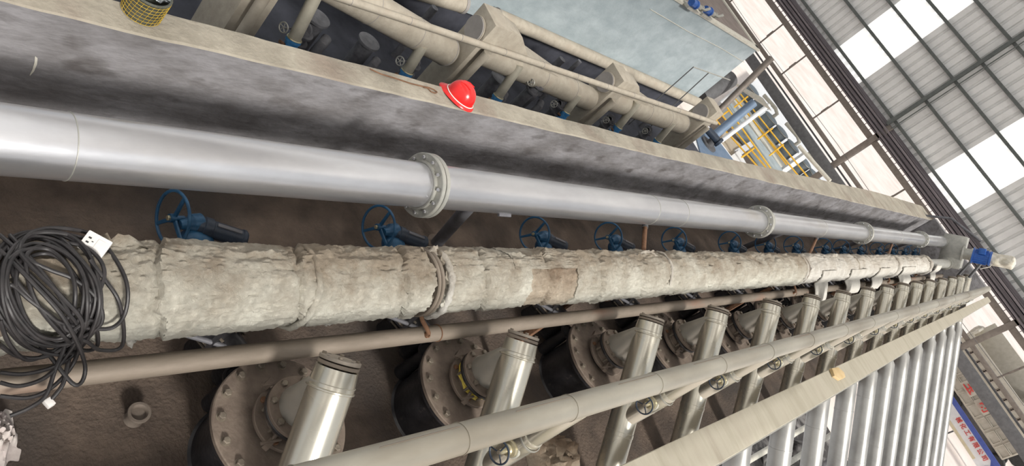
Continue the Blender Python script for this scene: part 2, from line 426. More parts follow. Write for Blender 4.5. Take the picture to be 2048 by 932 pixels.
for x in (-11.15, 1.2):
    frel(MB().box((x, YE - .15, (zz(-2.4) + GZ) / 2), (.34, .34, zz(-2.4) - GZ)), 'column', 'steel_brown', bevel=.01)
for i in range(3):
    frel(MB().tube([(-30 + 18 * i, YE - .5, zz(-4.3)), (-21 + 18 * i, YE - .5, zz(-4.42)), (-12 + 18 * i, YE - .5, zz(-4.3))], .015, 5), 'wire', 'steel_grey')

# shed roof high over everything, with bright rooflight strips
rf = MB(); gl = MB()
y = -22.0
while y < 44.5:
    rf.box((-17, y + 3.1, 12.6), (50, 6.2, .08)); gl.box((-17, y + 7.5, 12.62), (50, 2.6, .06)); y += 8.8
RF = struct(rf.build('ceiling', 'sheet', smooth=False)); gl.build('rooflight_sheet', 'glow', RF, smooth=False)

# ------------------------------------------------------------------ silver pipe
SX, SZ, SR = -1.905, CAMH - 2.32, .131
def ringflange(mb, c, ax, r_in, R, t, nb, br, bh, both=True, m='silver_dull', parent=None, n=48):
    mb.lathe(V(c) - V(ax).normalized() * t / 2, ax, [(0, r_in), (0, R), (t, R), (t, r_in)], n)
    return mb
sp = empty('silver_pipe', (SX, -1.2, SZ), 'long smooth silver galvanised pipe with bolted flanges running beside the concrete wall', 'pipe')
def seg(y0, y1, r=SR):
    mb = MB(); pr = []; L = y1 - y0; n = max(2, int(L / .12))
    for i in range(n + 1):
        pr.append((L * i / n, r + .0012 * noise.noise(V((0, (y0 + L * i / n) * 2.5, 5)))))
    mb.lathe((0, y0 + 1.2, 0), (0, 1, 0), pr, 48)
    return mb
fy = [2.73, 7.95, 12.6, 17.6]
ends = [-1.2] + fy + [20.5]
for a, b in zip(ends[:-1], ends[1:]): seg(a, b).build('pipe_section', 'silver', sp)
for y in fy:
    for s_ in (-1, 1):
        fl = MB().lathe((0, y + 1.2 + s_ * .017 - .014, 0), (0, 1, 0), [(0, SR - .004), (0, .186), (.003, .190), (.025, .190), (.028, .186), (.028, SR - .004)], 56)
        fl.lathe((0, y + 1.2 + s_ * .017 - .014 + (-.02 if s_ < 0 else .028), 0), (0, 1, 0), [(0, SR + .001), (0, SR + .012), (.02, SR + .012), (.02, SR + .001)], 40)
        fo = fl.build('flange', 'silver_dull', sp)
    for k in range(12):
        t = 2 * math.pi * (k + .5) / 12
        p = V((math.cos(t) * .163, y + 1.2 - .034, math.sin(t) * .163))
        MB().hexbolt(p, (0, -1, 0), .011, .012).cyl(p, p + V((0, .085, 0)), .006, n=8).hexbolt(p + V((0, .068, 0)), (0, 1, 0), .011, .012).build('bolt', 'silver', sp)
# weld beads
for y in (.9, 5.35, 5.9, 10.2, 15.2):
    MB().ring((0, y + 1.2, 0), (0, 1, 0), SR + .0005, .0025, 48, 6).build('weld', 'silver_dull', sp)
# spout clip under the silver pipe
cl = P(1010, 425, X=-1.80)
MB().box(V((SX + .118, cl.y, SZ - .075)) - V((SX, -1.2, SZ)), (.02, .12, .02), Matrix.Rotation(.5, 3, 'Y'), 0).build('clip', 'pit_pipe', sp, bevel=.003)
# stain band patches
# ------------------------------------------------------------------ insulated pipe
WX, WZ, WR = -1.392, CAMH - 2.545, .186
ip = empty('insulated_pipe', (WX, -1.2, WZ), 'thick pipe wrapped in torn white mineral wool running beside the silver pipe', 'pipe')
def wool_r(y, t):
    p = V((math.cos(t) * 1.3, y * 1.6, math.sin(t) * 1.3))
    r = WR
    r += .020 * noise.noise(p * 1.2 + V((3, 1, 7)))
    r += .010 * noise.fractal(p * 4.0, 1.0, 2.0, 4)
    # spiral wraps: small step at each lap of blanket
    ph = ((y + .10 * math.sin(t + .4) + .03 * noise.noise(p * 2)) / .62) % 1.0
    r += .013 * (1 - ph) ** 2 - .016 * math.exp(-((ph - .985) / .02) ** 2)
    r += .008 * noise.fractal(p * 14.0, .8, 2.0, 3)
    r += .006 * math.sin(60 * (y + .2 * math.sin(t * 2 + 4 * noise.noise(p)))) * max(0, noise.noise(p * 1.7))
    return r
def wool(y0, y1, name, m, loop=140, rag0=False, rag1=False, extra=0.0, t0=0, t1=2 * math.pi, thick=True):
    vs = []; fs = []; ys = []
    y = y0
    while y < y1:
        ys.append(y); y += max(.0075, .0042 * max(y, 0) + .005)
    ys.append(y1); full = abs(t1 - t0 - 2 * math.pi) < 1e-4
    n = loop
    for i, y in enumerate(ys):
        for k in range(n + (0 if full else 1)):
            t = t0 + (t1 - t0) * k / n
            yy = y
            if i == 0 and rag0: yy += .03 * noise.noise(V((t * 3, 1, y0))) + .012 * noise.noise(V((t * 11, 1, y0)))
            if i == len(ys) - 1 and rag1: yy += .03 * noise.noise(V((t * 3, 5, y1))) + .012 * noise.noise(V((t * 11, 5, y1)))
            r = wool_r(y, t) + extra
            # shaggy torn hem hanging along the underside
            down = math.exp(-((t - math.radians(262)) / .16) ** 2)
            r += down * max(0, .022 + .05 * noise.fractal(V((y * 9, t * 2, 2)), 1, 2, 4)) * .9
            up = math.exp(-((t - math.radians(118)) / .2) ** 2)
            r += up * max(0, .035 * noise.fractal(V((y * 7, t * 2, 8)), 1, 2, 4))
            vs.append((math.cos(t) * r, yy + 1.2, math.sin(t) * r))
    w = n if full else n + 1
    for i in range(len(ys) - 1):
        for k in range(n):
            k2 = (k + 1) % w if full else k + 1
            fs.append((i * w + k, i * w + k2, (i + 1) * w + k2, (i + 1) * w + k))
    mb = MB().add(vs, fs)
    for (yy, i) in ((ys[0], 0), (ys[-1], len(ys) - 1)):      # close in to the pipe
        if full:
            vs2 = [vs[i * w + k] for k in range(w)] + [(math.cos(t0 + 2 * math.pi * k / n) * .12, yy + 1.2, math.sin(t0 + 2 * math.pi * k / n) * .12) for k in range(w)]
            mb.add(vs2, [(k, (k + 1) % w, w + (k + 1) % w, w + k) for k in range(w)])
    return mb.build(name, m, ip, sharp=60)
FLY = 2.62
wool(-1.2, .66, 'dirty_insulation', 'insul_mix', rag1=True, extra=.006)
wool(.60, FLY - .045, 'insulation', 'insul', rag1=True)
wool(FLY + .05, 3.42, 'insulation', 'insul', rag0=True, rag1=True)
o = wool(3.36, 4.05, 'stained_insulation', 'insul_dirty', rag0=True, rag1=True, extra=-.012)
wool(3.93, 8.9, 'insulation', 'insul', rag0=True, rag1=True)
wool(3.25, 4.0, 'insulation', 'insul', loop=70, extra=.004, rag1=True, t0=math.radians(78), t1=math.radians(200))
wool(8.98, 17.4, 'insulation', 'insul_clean', rag0=True, rag1=True)
MB().cyl((0, 0, 0), (0, 21.7, 0), .118, n=40).build('pipe_core', 'silver_dull', ip)
# exposed flange pair between the blankets
for y in (FLY, 8.94):
    for s_ in (-1, 1):
        MB().lathe((0, y + 1.2 + s_ * .014 - .011, 0), (0, 1, 0), [(0, .11), (0, .190), (.004, .196), (.018, .196), (.022, .190), (.022, .11)], 48).build('flange', 'brownpipe', ip)
    for k in range(12):
        t = 2 * math.pi * k / 12
        p = V((math.cos(t) * .168, y + 1.2 - .028, math.sin(t) * .168))
        MB().hexbolt(p, (0, -1, 0), .011, .014).build('bolt', 'bolt', ip)
# raised rolls of blanket at the laps
def roll(y, t0, t1, rr, m, tilt=0.0, name='blanket_fold', base=.192):
    pts = []; n = 40; rad = []
    for k in range(n + 1):
        t = math.radians(t0 + (t1 - t0) * k / n)
        r = base + .010 * noise.noise(V((t * 3, y, 1)))
        pts.append((math.cos(t) * r, y + 1.2 + tilt * (k / n - .5) + .015 * noise.noise(V((t * 2.2, y * 3, 4))), math.sin(t) * r))
        rad.append(rr * (.55 + .45 * math.sin(math.pi * k / n)) * (1 + .5 * noise.noise(V((t * 6, y, 9)))))
    return MB().tube(pts, rad, 10).build(name, m, ip, sharp=60)
roll(FLY + .075, -70, 150, .022, 'insul_clean')
roll(1.83, -60, 140, .018, 'insul', .06)
roll(5.3, 30, 140, .014, 'insul_clean', .05)
roll(8.86, -80, 150, .02, 'insul_clean'); roll(14.05, -110, 150, .04, 'insul_clean', .2); roll(11.3, -60, 120, .02, 'insul'); roll(17.3, -90, 150, .04, 'insul_clean')
# crumpled tuft standing up near the socket end, and at the bracket
def tuft(y, deg, w, h, m='insul', seed=0):
    vs = []; fs = []; n = 12; mm = 8
    t = math.radians(deg); rad = V((math.cos(t), 0, math.sin(t))); tan = V((-math.sin(t), 0, math.cos(t)))
    for side in (0, 1):
        for i in range(n + 1):
            u = i / n - .5
            for j in range(mm + 1):
                vq = j / mm
                prof = (1 - (2 * u) ** 2) * (.75 + .5 * noise.noise(V((u * 7, seed, 3))))
                p = rad * (WR - .01 + h * prof * vq) + V((0, y + 1.2 + u * w * (1 - .35 * vq), 0)) + tan * (.02 * noise.noise(V((u * 5, vq * 4, seed))) + (side - .5) * .05 * (1 - vq))
                vs.append(p)
    b = (n + 1) * (mm + 1)
    for s_ in (0, 1):
        for i in range(n):
            for j in range(mm):
                q = s_ * b + i * (mm + 1) + j
                fs.append((q, q + 1, q + mm + 2, q + mm + 1))
    for i in range(n): q = i * (mm + 1) + mm; fs.append((q, q + mm + 1, q + mm + 1 + b, q + b))
    return MB().add(vs, fs).build('torn_blanket', m, ip, sharp=70)
tuft(1.03, 128, .34, .085, 'insul', 1); tuft(2.66, 122, .16, .06, 'insul_clean', 2); tuft(5.05, 120, .5, .07, 'insul_clean', 3)
tuft(2.30, 130, .08, .02, 'insul', 4); tuft(1.95, 130, .14, .035, 'insul', 5); tuft(10.4, 120, .6, .07, 'insul_clean', 6); tuft(8.4, 125, .4, .04, 'insul', 7)
# loose strips hanging below
def strip(y, w, L, lean=0.0, m='insul_clean', seed=0, x0=.16):
    vs = []; fs = []; n = 10; mm = 18
    for side in (0, 1):
        for j in range(mm + 1):
            q = j / mm
            if q < .35:
                t = math.radians(50 - 62 * q / .35); c = V((math.cos(t) * (WR + .014 + side * .014), 0, math.sin(t) * (WR + .014 + side * .014)))
            else:
                w_ = (q - .35) / .65
                c = V((.196, 0, -.042)) + V((.70, 0, -.71)) * (w_ * L) + V((.02, 0, .02)) * math.sin(w_ * 3.1) + V((.010, 0, .010)) * side
            for i in range(n + 1):
                u = i / n - .5
                vs.append(c + V((.01 * noise.noise(V((u * 5, q * 4, seed))), y + 1.2 + u * w * (1 - .25 * q) + lean * q + .02 * noise.noise(V((q * 5, seed, u))), .02 * noise.noise(V((u * 6, 3, seed))) if j == mm else 0)))
    b = (n + 1) * (mm + 1)
    for s_ in (0, 1):
        for j in range(mm):
            for i in range(n):
                q = s_ * b + j * (n + 1) + i; fs.append((q, q + 1, q + n + 2, q + n + 1))
    for i in range(n): q = mm * (n + 1) + i; fs.append((q, q + 1, q + 1 + b, q + b))
    for j in range(mm):
        for i in (0, n): q = j * (n + 1) + i; fs.append((q, q + n + 1, q + n + 1 + b, q + b))
    return MB().add(vs, fs).build('hanging_strip', m, ip, sharp=70)
strip(9.75, .60, .34, .15, seed=1); strip(11.3, .9, .22, .2, seed=2); strip(13.0, .8, .20, -.15, seed=3); strip(15.0, 1.2, .20, .3, seed=4); strip(18.2, .7, .25, .0, seed=5)
tuft(1.12, -35, .07, .06, 'insul_clean', 12); tuft(2.02, -30, .12, .035, 'insul_clean', 13); tuft(1.35, -28, .12, .03, 'insul', 14)

# ------------------------------------------------------------------ small pipe below
BX, BZ, BR = -1.165, CAMH - 2.765, .048
bpipe = empty('condensate_pipe', (BX, -.8, BZ), 'slim brown rust-streaked pipe running below the white wrapped pipe', 'pipe')
MB().cyl((0, 0, 0), (0, 21.2, 0), BR, n=32).build('pipe_body', 'brownpipe', bpipe)
for y in (2.73, 9.0, 14.2):
    MB().ring((0, y + .8 + .10, 0), (0, 1, 0), BR + .001, .004, 32, 6).build('weld', 'rust', bpipe)
    MB().tube([V((-.09, y + .8 - .12, .16)), V((-.03, y + .8 - .09, .12)), V((.01, y + .8 - .06, .10)), V((.025, y + .8 - .035, .075)), V((.02, y + .8 - .02, .03))], .013, 10).build('drain_elbow', 'rust', bpipe)
    MB().lathe((.02, y + .8 - .02, .04), (.4, 0, 1), [(0, .02), (.012, .02), (.012, .013)], 14).build('collar', 'rust', bpipe)
for y in (.4, 3.9, 7.6, 11.6, 15.6, 19.3):
    MB().box((0, y + .8, -.32), (.05, .05, .60)).build('stand', 'rust', bpipe, bevel=.004)

# rusty spacer pipes between silver and insulated pipes
for i, (px, py, ph) in enumerate([(1295, 450, 52), (1630, 480, 24), (1787, 487, 20)]):
    y = P(px, py, X=-1.8).y
    a = V((SX + .085, y, SZ - .095)); b = V((WX - .14, P(px - 1, py + ph, X=WX - .14).y, WZ + .10))
    c = empty('spacer_pipe', b, ['short rust-orange spacer pipe nearest the camera, between silver and white pipes', 'second rusty spacer pipe between silver and white pipes', 'third and farthest brownish spacer pipe between the two pipes'][i], 'pipe', 'rusty spacer pipes')
    MB().cyl((0, 0, 0), a - b, .020, n=16).build('pipe_body', 'rust', c)
    MB().cyl((a - b) * .86, (a - b) * .98, .027, n=16).build('collar', 'steel_grey', c)

# saddle stands for the two large pipes
for i, y in enumerate([3.30, 9.4, 13.9, 17.9]):
    root = empty('pipe_stand', (-1.98, y, 0), ['%s grey slanting pipe leg under the silver pipe' % w for w in ('nearest', 'second', 'third', 'farthest')][i], 'pipe support', 'slanting legs under the silver pipe')
    MB().cyl((-.22, .55, 0), (.04, 0, SZ - SR + .01), .048 if i == 0 else .04, n=24).build('leg', 'pit_pipe', root)
    MB().cyl((-.22, .55, 0), (-.22, .55, .012), .09, n=24).build('foot_plate', 'flange', root)
for i, y in enumerate([-.6, 4.75, 9.7, 15.0, 19.8]):
    root = empty('trestle', (WX, y, 0), '%s low rusty trestle under the white wrapped pipe' % ('nearest', 'second', 'third', 'fourth', 'farthest')[i], 'pipe support', 'trestles under the wrapped pipe')
    MB().box((-.05, 0, .32), (.06, .06, .64)).build('leg', 'rust', root, bevel=.004)
    MB().box((0, 0, .665), (.26, .07, .03)).build('saddle', 'rust', root, bevel=.004)

# ------------------------------------------------------------------ geared valves with blue handwheels
HX, HZ = -1.985, CAMH - 2.885
def make_gear_valve(loc, label):
    r = empty('geared_valve', loc, label, 'valve', 'blue handwheel valves between the two big pipes')
    # stem column from floor and body
    MB().lathe((.16, .16, 0), (0, 0, 1), [(0, 0), (0, .11), (.03, .11), (.03, .06), (.20, .055), (.22, .10), (.25, .10), (.25, .05), (.40, .045), (.40, 0)], 28).build('valve_body', 'black', r)
    gb = MB().sphere((.10, .10, HZ - .055), .085, 20, (1.05, 1.0, .72))
    gb.lathe((.02, .115, HZ - .005), (.15, -1, .02), [(0, 0), (0, .052), (.05, .050), (.075, .030), (.11, .024), (.11, 0)], 24)
    gb.build('gearbox', 'blue', r)
    d = V((.30, 1, -.06)).normalized()
    MB().lathe(V((.03, .09, HZ - .005)), d, [(0, 0), (0, .046), (.03, .048), (.035, .055), (.075, .055), (.08, .048), (.235, .046), (.24, .051), (.255, .051), (.265, .043), (.268, 0)], 28).build('actuator_housing', 'blue_dark', r)
    MB().box(V((.03, .09, HZ - .005)) + d * .16 + V((0, 0, .048)), (.02, .13, .012), d.to_track_quat('Y', 'Z').to_matrix()).build('name_plate', 'pit_pipe', r, bevel=.002)
    ax = V((.10, -1, .12)).normalized()
    hub = V((0, -.02, HZ))
    hw = MB().ring(hub, ax, .138, .0085, 48, 10).build('handwheel', 'blue', r)
    _, a, b = basis(ax)
    for k, ang in enumerate((78, 182, 292)):
        t = math.radians(ang); up = V((0, 0, 1)); right = V((1, 0, 0))
        up = (up - ax * up.dot(ax)).normalized(); rt = up.cross(ax).normalized() * -1
        dr = rt * math.cos(t) + up * math.sin(t)
        side = ax.cross(dr)
        p1 = hub + dr * .134
        vs = []
        for (q, wd) in ((hub + ax * -.006, .012), (p1, .0085)):
            for sx, sy in ((-1, -1), (1, -1), (1, 1), (-1, 1)): vs.append(q + side * sx * wd + ax * sy * .006)
        MB().add(vs, [(0, 1, 5, 4), (1, 2, 6, 5), (2, 3, 7, 6), (3, 0, 4, 7), (0, 3, 2, 1), (4, 5, 6, 7)]).build('spoke', 'blue', hw, bevel=.002)
    MB().lathe(hub - ax * .06, ax, [(0, 0), (0, .014), (.05, .014), (.05, .024), (.078, .022), (.078, 0)], 20).build('hub', 'blue', hw)
    MB().hexbolt(hub + ax * .017, ax, .014, .013).build('hub_nut', 'brass', hw)
    return r
wheelY = [1.55, 2.84, 4.45, 5.57, 6.9, 8.4, 9.63, 10.8, 12.3, 13.4, 14.6, 16.1, 17.4, 18.7, 19.9]
gv = None
for i, y in enumerate(wheelY):
    if i == 0: L = 'nearest blue spoked handwheel valve, its dark cylinder showing behind the torn wool tuft'
    elif i == 1: L = 'blue handwheel valve just before the first silver flange, second from the camera'
    elif i == 2: L = 'blue handwheel valve third in the row, just after the slanting grey leg'
    elif i == 3: L = 'blue handwheel valve fourth in the row, just before the orange spacer pipe'
    elif i == 4: L = 'blue handwheel valve fifth in the row, just past the orange spacer pipe'
    else: L = 'small blue handwheel valve, %s from the camera in the row between the pipes' % ORD(i)
    if i == 0: gv = make_gear_valve((HX, y, 0), L)
    else: dup(gv, (HX, y, 0), L)

# wafer valve bodies and dark stubs beneath the wrapped pipe
def make_low_valve(loc, label):
    r = empty('wafer_valve', loc, label, 'valve', 'dark wafer valves beneath the white pipe')
    ax = V((.92, .38, .10)).normalized(); c = V((0, 0, .26))
    MB().lathe((-.02, 0, 0), (0, 0, 1), [(0, .07), (.1, .06), (.16, .06)], 20).build('saddle', 'black', r)
    for s_ in (-1, 1):
        MB().lathe(c + ax * (s_ * .055 - .012), ax, [(0, 0), (0, .125), (.024, .125), (.024, 0)], 36).build('flange', 'black', r)
    MB().lathe(c - ax * .04, ax, [(0, 0), (0, .095), (.08, .095), (.08, 0)], 28).build('body', 'pit_pipe', r)
    _, a, b = basis(ax)
    for k in range(8):
        t = 2 * math.pi * k / 8
        p = c + a * math.cos(t) * .106 + b * math.sin(t) * .106
        MB().cyl(p - ax * .085, p + ax * .085, .008, n=8).build('tie_rod', 'bolt', r)
    MB().cyl(c - ax * .05, c - ax * .34, .085, n=28).build('neck', 'black', r)
    MB().tube([c + ax * .05, c + ax * .13, c + ax * .17 + V((0, .01, -.05)), c + ax * .18 + V((0, .02, -.24))], .07, 20).build('elbow', 'black', r)
    MB().cyl(V((.11, .0, .30)) , V((.02, -.26, .34)), .014, n=12).build('lever', 'pit_pipe', r)
    return r
lv = None
for i, y in enumerate(UNITY[:14]):
    L = 'black wafer valve under the white wrapped pipe, %s from the camera' % ORD(i)
    loc = (-1.47, y - .12, 0)
    if lv is None: lv = make_low_valve(loc, L)
    else: dup(lv, loc, L)
ds = None
for i, y in enumerate(UNITY[:9]):
    L = 'small black round-topped stub beneath the brown pipe, %s from the camera' % ORD(i)
    loc = (-1.18, y - .12, 0)
    if ds is None:
        ds = empty('capped_stub', loc, L, 'pipe stub', 'black stubs beneath the brown pipe')
        MB().lathe((0, 0, 0), (0, 0, 1), [(0, .05), (.03, .05), (.30, .038), (.30, .072), (.318, .072), (.318, .062), (.312, .058), (.312, 0)], 28).build('stub', 'black', ds)
    else: dup(ds, loc, L)

# ------------------------------------------------------------------ tank nozzles with blind plates, wafer valves, clad ducts
NX = -.885
NR, NB = .335, .262
def make_nozzle(loc, label):
    r = empty('tank_nozzle', loc, label, 'nozzle', 'black flanged nozzles along the walkway floor')
    MB().lathe((0, 0, 0), (0, 0, 1), [(0, NB + .02), (.01, NB + .006), (.03, NB), (.355, NB), (.365, NR - .01), (.372, NR), (.392, NR), (.395, NR - .004), (.395, .05)], 64).build('nozzle_body', 'black', r)
    MB().lathe((0, 0, .397), (0, 0, 1), [(0, .05), (0, NR + .003), (.003, NR + .006), (.025, NR + .006), (.029, NR), (.029, .05)], 64).build('cover_plate', 'flange', r)
    for k in range(16):
        t = 2 * math.pi * (k + .3) / 16
        p = V((math.cos(t) * (NR - .036), math.sin(t) * (NR - .036), .424))
        MB().lathe(p, (0, 0, 1), [(0, 0), (0, .024), (.004, .024), (.004, .019), (.007, .019), (.007, 0)], 16).hexbolt(p + V((0, 0, .006)), (0, 0, 1), .0185, .019).build('bolt', 'bolt', r)
    return r
def make_wafer(loc, label):
    r = empty('butterfly_valve', loc, label, 'valve', 'grimy butterfly valves on the nozzles')
    MB().lathe((0, 0, .424), (0, 0, 1), [(0, .125), (.03, .125), (.034, .10), (.05, .10)], 40).build('rubber_neck', 'black', r)
    MB().lathe((0, 0, .462), (0, 0, 1), [(0, .09), (0, .168), (.003, .172), (.019, .172), (.022, .168), (.022, .09)], 48).build('lower_flange', 'flange', r)
    MB().lathe((0, 0, .484), (0, 0, 1), [(0, .118), (.02, .112), (.02, .122), (.035, .126), (.05, .122), (.05, .108), (.075, .112)], 40).build('body', 'flange', r)
    for j, z in enumerate((.556, .583)):
        MB().lathe((0, 0, z), (0, 0, 1), [(0, .09), (0, .156), (.003, .160), (.019, .160), (.022, .156), (.022, .09)], 48).build('upper_flange', ('black', 'flange')[j], r)
    for k in range(8):
        t = 2 * math.pi * (k + .5) / 8
        MB().hexbolt((math.cos(t) * .136, math.sin(t) * .136, .605), (0, 0, 1), .017, .017).cyl((math.cos(t) * .136, math.sin(t) * .136, .50), (math.cos(t) * .136, math.sin(t) * .136, .61), .009, n=8).build('bolt', 'bolt', r)
        if k % 2 == 0:
            t += .39
            MB().hexbolt((math.cos(t) * .147, math.sin(t) * .147, .484), (0, 0, 1), .016, .015).build('bolt', 'rust', r)
    for sx, sy in ((-.155, -.06), (.10, -.135)):
        MB().tube([(sx * .75, sy * .75, .53), (sx * 1.12, sy * 1.12, .505), (sx * 1.2, sy * 1.2, .51)], .010, 8).box((sx * 1.12, sy * 1.12, .508), (.028, .05, .03), Matrix.Rotation(.6, 3, 'Z')).cyl((sx * 1.05, sy * 1.05 - .05, .52), (sx * 1.05, sy * 1.05 + .05, .52), .008, n=8).build('clamp_lug', 'flange', r)
    return r
def ell(mb, pts, r, n=36): return mb.tube(pts, r, n)
PU = V((-.73, .28, .63)).normalized()                       # up along the inclined run
PD = V((.775, 0, -.632)).normalized()                       # lower run, beyond the tray
PR = .102
LR = .13
CAPZ = CAMH - 2.43
def make_clad(loc, label):
    """local origin at the nozzle axis on the floor; cap centre at (-.045, 0, CAPZ)"""
    r = empty('clad_duct', loc, label, 'pipe', 'aluminium clad ducts sloping off the nozzles')
    c = V((-.045, 0, CAPZ))
    # riser from the valve up into the inclined run
    hz = V((PU.x, PU.y, 0)).normalized(); sd_ = V((-hz.y, hz.x, 0)); e1 = (V((0, 0, 1)) - PU * PU.z).normalized()
    vs = []; fs = []; nn_ = 48; rows = 10
    for j in range(rows + 1):
        q = j / rows
        for k in range(nn_):
            t = 2 * math.pi * k / nn_
            lo_p = V((0, 0, .605)) + (-hz * math.cos(t) + sd_ * math.sin(t)) * .110
            up_p = c - PU * .085 + (e1 * math.cos(t) + sd_ * math.sin(t)) * .107
            vs.append(lo_p.lerp(up_p, q))
    for j in range(rows):
        for k in range(nn_): fs.append((j * nn_ + k, j * nn_ + (k + 1) % nn_, (j + 1) * nn_ + (k + 1) % nn_, (j + 1) * nn_ + k))
    fs += [tuple(range(nn_)), tuple(rows * nn_ + k for k in range(nn_))]
    ri = MB().add(vs, fs)
    ri.build('riser', 'clad_dusty', r)
    MB().lathe((0, 0, .607), (0, 0, 1), [(0, .104), (0, .109), (.010, .109), (.010, .104)], 40).build('riser_seam', 'clad_dusty', r)
    bend = c - PU * ((c.x - .10 + 0 + .96) / PU.x * -1 if False else 1.24)
    # inclined run
    n = 30; top = c - PU * .03
    L = (top - bend).length
    inc = MB().lathe(bend, PU, [(0, PR), (L * .3, PR), (L * .3 + .002, PR + .003), (L * .3 + .03, PR + .003), (L * .3 + .032, PR), (L - .085, PR)], 48)
    inc.build('inclined_run', 'clad', r)
    # flared end collar with crimped seam
    col = MB().lathe(c - PU * .118, PU, [(0, PR + .001), (.004, PR + .009), (.010, PR + .009), (.014, PR + .003), (.10, PR - .006), (.098, PR - .012), (.09, PR - .014)], 48)
    col.build('end_collar', 'clad', r)
    MB().lathe(c - PU * .06, PU, [(0, 0), (0, .088), (.03, .088), (.03, 0)], 32).build('wool_packing', 'insul', r)
    for j, h in enumerate((-.012, .010)):
        MB().lathe(c + PU * h, PU, [(0, 0), (0, .092), (.002, .095), (.015, .095), (.017, .092), (.017, 0)], 48).build('blind_flange', ('brownpipe', 'cap')[j], r)
    _, a, b = basis(PU)
    for k in range(8):
        t = 2 * math.pi * (k + .4) / 8
        p = c + PU * .027 + a * math.cos(t) * .076 + b * math.sin(t) * .076
        if k % 2: MB().hexbolt(p, PU, .011, .010).build('bolt', 'bolt', r)
        else: MB().lathe(p - PU * .0005, PU, [(0, 0), (0, .007), (.001, .007), (.001, 0)], 10).build('bolt_hole', 'hole', r)
    # lower run down past the tray
    end = bend + PD * 12.2
    lo_ = MB(); L = 12.2; pr = [(0, PR), (.10, PR), (.16, LR)]
    h = .55
    while h < L - .1:
        pr += [(h - .001, LR), (h, LR + .003), (h + .02, LR + .003), (h + .021, LR)]; h += 1.0 + .12 * math.sin(h * 5)
    pr.append((L, LR))
    lo_.lathe(bend, PD, pr, 40)
    lo_.build('lower_run', 'clad_low', r)
    MB().sphere(bend, PR + .001, 24).build('mitre_bend', 'clad', r)
    return r
nozzle0 = wafer0 = clad0 = None
for i, y in enumerate(UNITY):
    loc = (NX, y - .02, 0)
    tail = {0: 'nearest the camera', 1: 'second from the camera, with yellow tape at its valve', 2: 'third from the camera, black nozzle wall fully in view'}.get(i)
    if i < 14:
        L = 'wide black nozzle with bolted cover plate, ' + (['nearest the camera', 'second from the camera', 'third from the camera'][i] if i < 3 else ORD(i) + ' from the camera')
        if i == 0: nozzle0 = make_nozzle(loc, L)
        else: dup(nozzle0, loc, L)
    L = 'grimy bolted butterfly valve on the %s nozzle from the camera' % ORD(i) + (', wrapped with yellow tape' if i == 1 else '')
    if i == 0: wafer0 = make_wafer(loc, L)
    else: dup(wafer0, loc, L, skip=('bolt',) if i > 8 else ())
    L = 'shiny aluminium clad duct with bolted end cap, %s from the camera' % ORD(i)
    if i == 0: clad0 = make_clad(loc, L)
    else: dup(clad0, loc, L, skip=('bolt', 'bolt_hole') if i > 8 else ())
# yellow tape on the second valve
yt = MB()
for k in range(5):
    pts = [(math.cos(a_) * (.128 + .006 * math.sin(9 * a_ + k)), math.sin(a_) * (.128 + .006 * math.sin(9 * a_ + k)), .505 + .010 * k + .008 * math.sin(3 * a_ + k)) for a_ in [q * 2 * math.pi / 40 for q in range(40)]]
    yt.tube(pts, .006, 6, closed=True)
tag(yt.build('tape_wrap', 'yellow_tape', loc=(NX, UNITY[1] - .02, 0)), 'bunched yellow tape wound around the second butterfly valve', 'tape')

# ------------------------------------------------------------------ header pipe over the ducts
HDX, HDZ, HDR = -.402, CAMH - 2.06, .064
hp = empty('header_pipe', (HDX, -.6, HDZ), 'dusty beige clad header pipe crossing above the sloping ducts', 'pipe')
hp_pr = []; y = 0
hm = MB().lathe((0, 0, 0), (0, 1, 0), [(0, HDR), (20.6, HDR), (20.66, HDR * .7), (20.68, 0)], 40).build('pipe_body', 'header', hp)
for y in [1.25, 2.0, 2.75, 3.6, 4.5, 5.4, 6.4, 7.5, 8.6, 9.8, 11.2, 12.8, 14.5, 16.3]:
    MB().lathe((0, y + .6, 0), (0, 1, 0), [(0, HDR), (0, HDR + .003), (.006, HDR + .003), (.006, HDR)], 40).build('seam_band', 'header', hp)
    MB().box((-.036, y + .6 - .22, .0535), (.003, .40, .004), Matrix.Rotation(-.6, 3, 'Y')).build('lap_seam', 'brownpipe', hp)
# vertical branches with handwheel valves, from the header down to each duct
def make_branch(loc, label):
    """origin on the header axis height"""
    r = empty('branch_pipe', loc, label, 'pipe', 'vertical clad branches dropping from the header')
    H = HDZ - .50 - .02
    MB().lathe((0, 0, 0), (.03, 0, -1), [(0, 0), (0, .058), (.40, .060), (.402, .066), (.41, .068), (.70, .069), (.75, .069), (.87, .069), (.87, 0)], 36).build('sleeve', 'clad', r)
    MB().lathe((.02, 0, -.43), (0, 0, -1), [(0, .067), (.0, .072), (.01, .072), (.01, .067)], 36).build('sleeve_band', 'silver_dull', r)
    MB().lathe((.02, -.035, -.53), (0, -1, 0), [(0, .05), (.045, .045), (.05, .030), (.06, .034), (.07, .030), (.075, .016), (.125, .014)], 24).box((.02, -.085, -.53), (.05, .05, .025)).build('valve_bonnet', 'brass', r)
    MB().lathe((.02, -.02, -.53), (0, -1, 0), [(0, .048), (.035, .056), (.042, .05), (.042, 0)], 24).build('wool_collar', 'insul', r)
    ax = V((0, -1, .1)).normalized(); hub = V((.02, -.16, -.53))
    hw = MB().ring(hub, ax, .062, .0055, 36, 8).build('handwheel', 'blue_dark', r)
    for k in range(3):
        t = math.radians(100 + 120 * k); dr = V((math.cos(t), 0, math.sin(t)))
        MB().cyl(hub, hub + dr * .060, .0042, n=8).build('spoke', 'blue_dark', hw)
    MB().lathe(hub + V((0, .02, 0)), ax, [(0, 0), (0, .011), (.03, .011), (.03, 0)], 14).build('hub', 'bolt', hw)
    return r
br0 = None
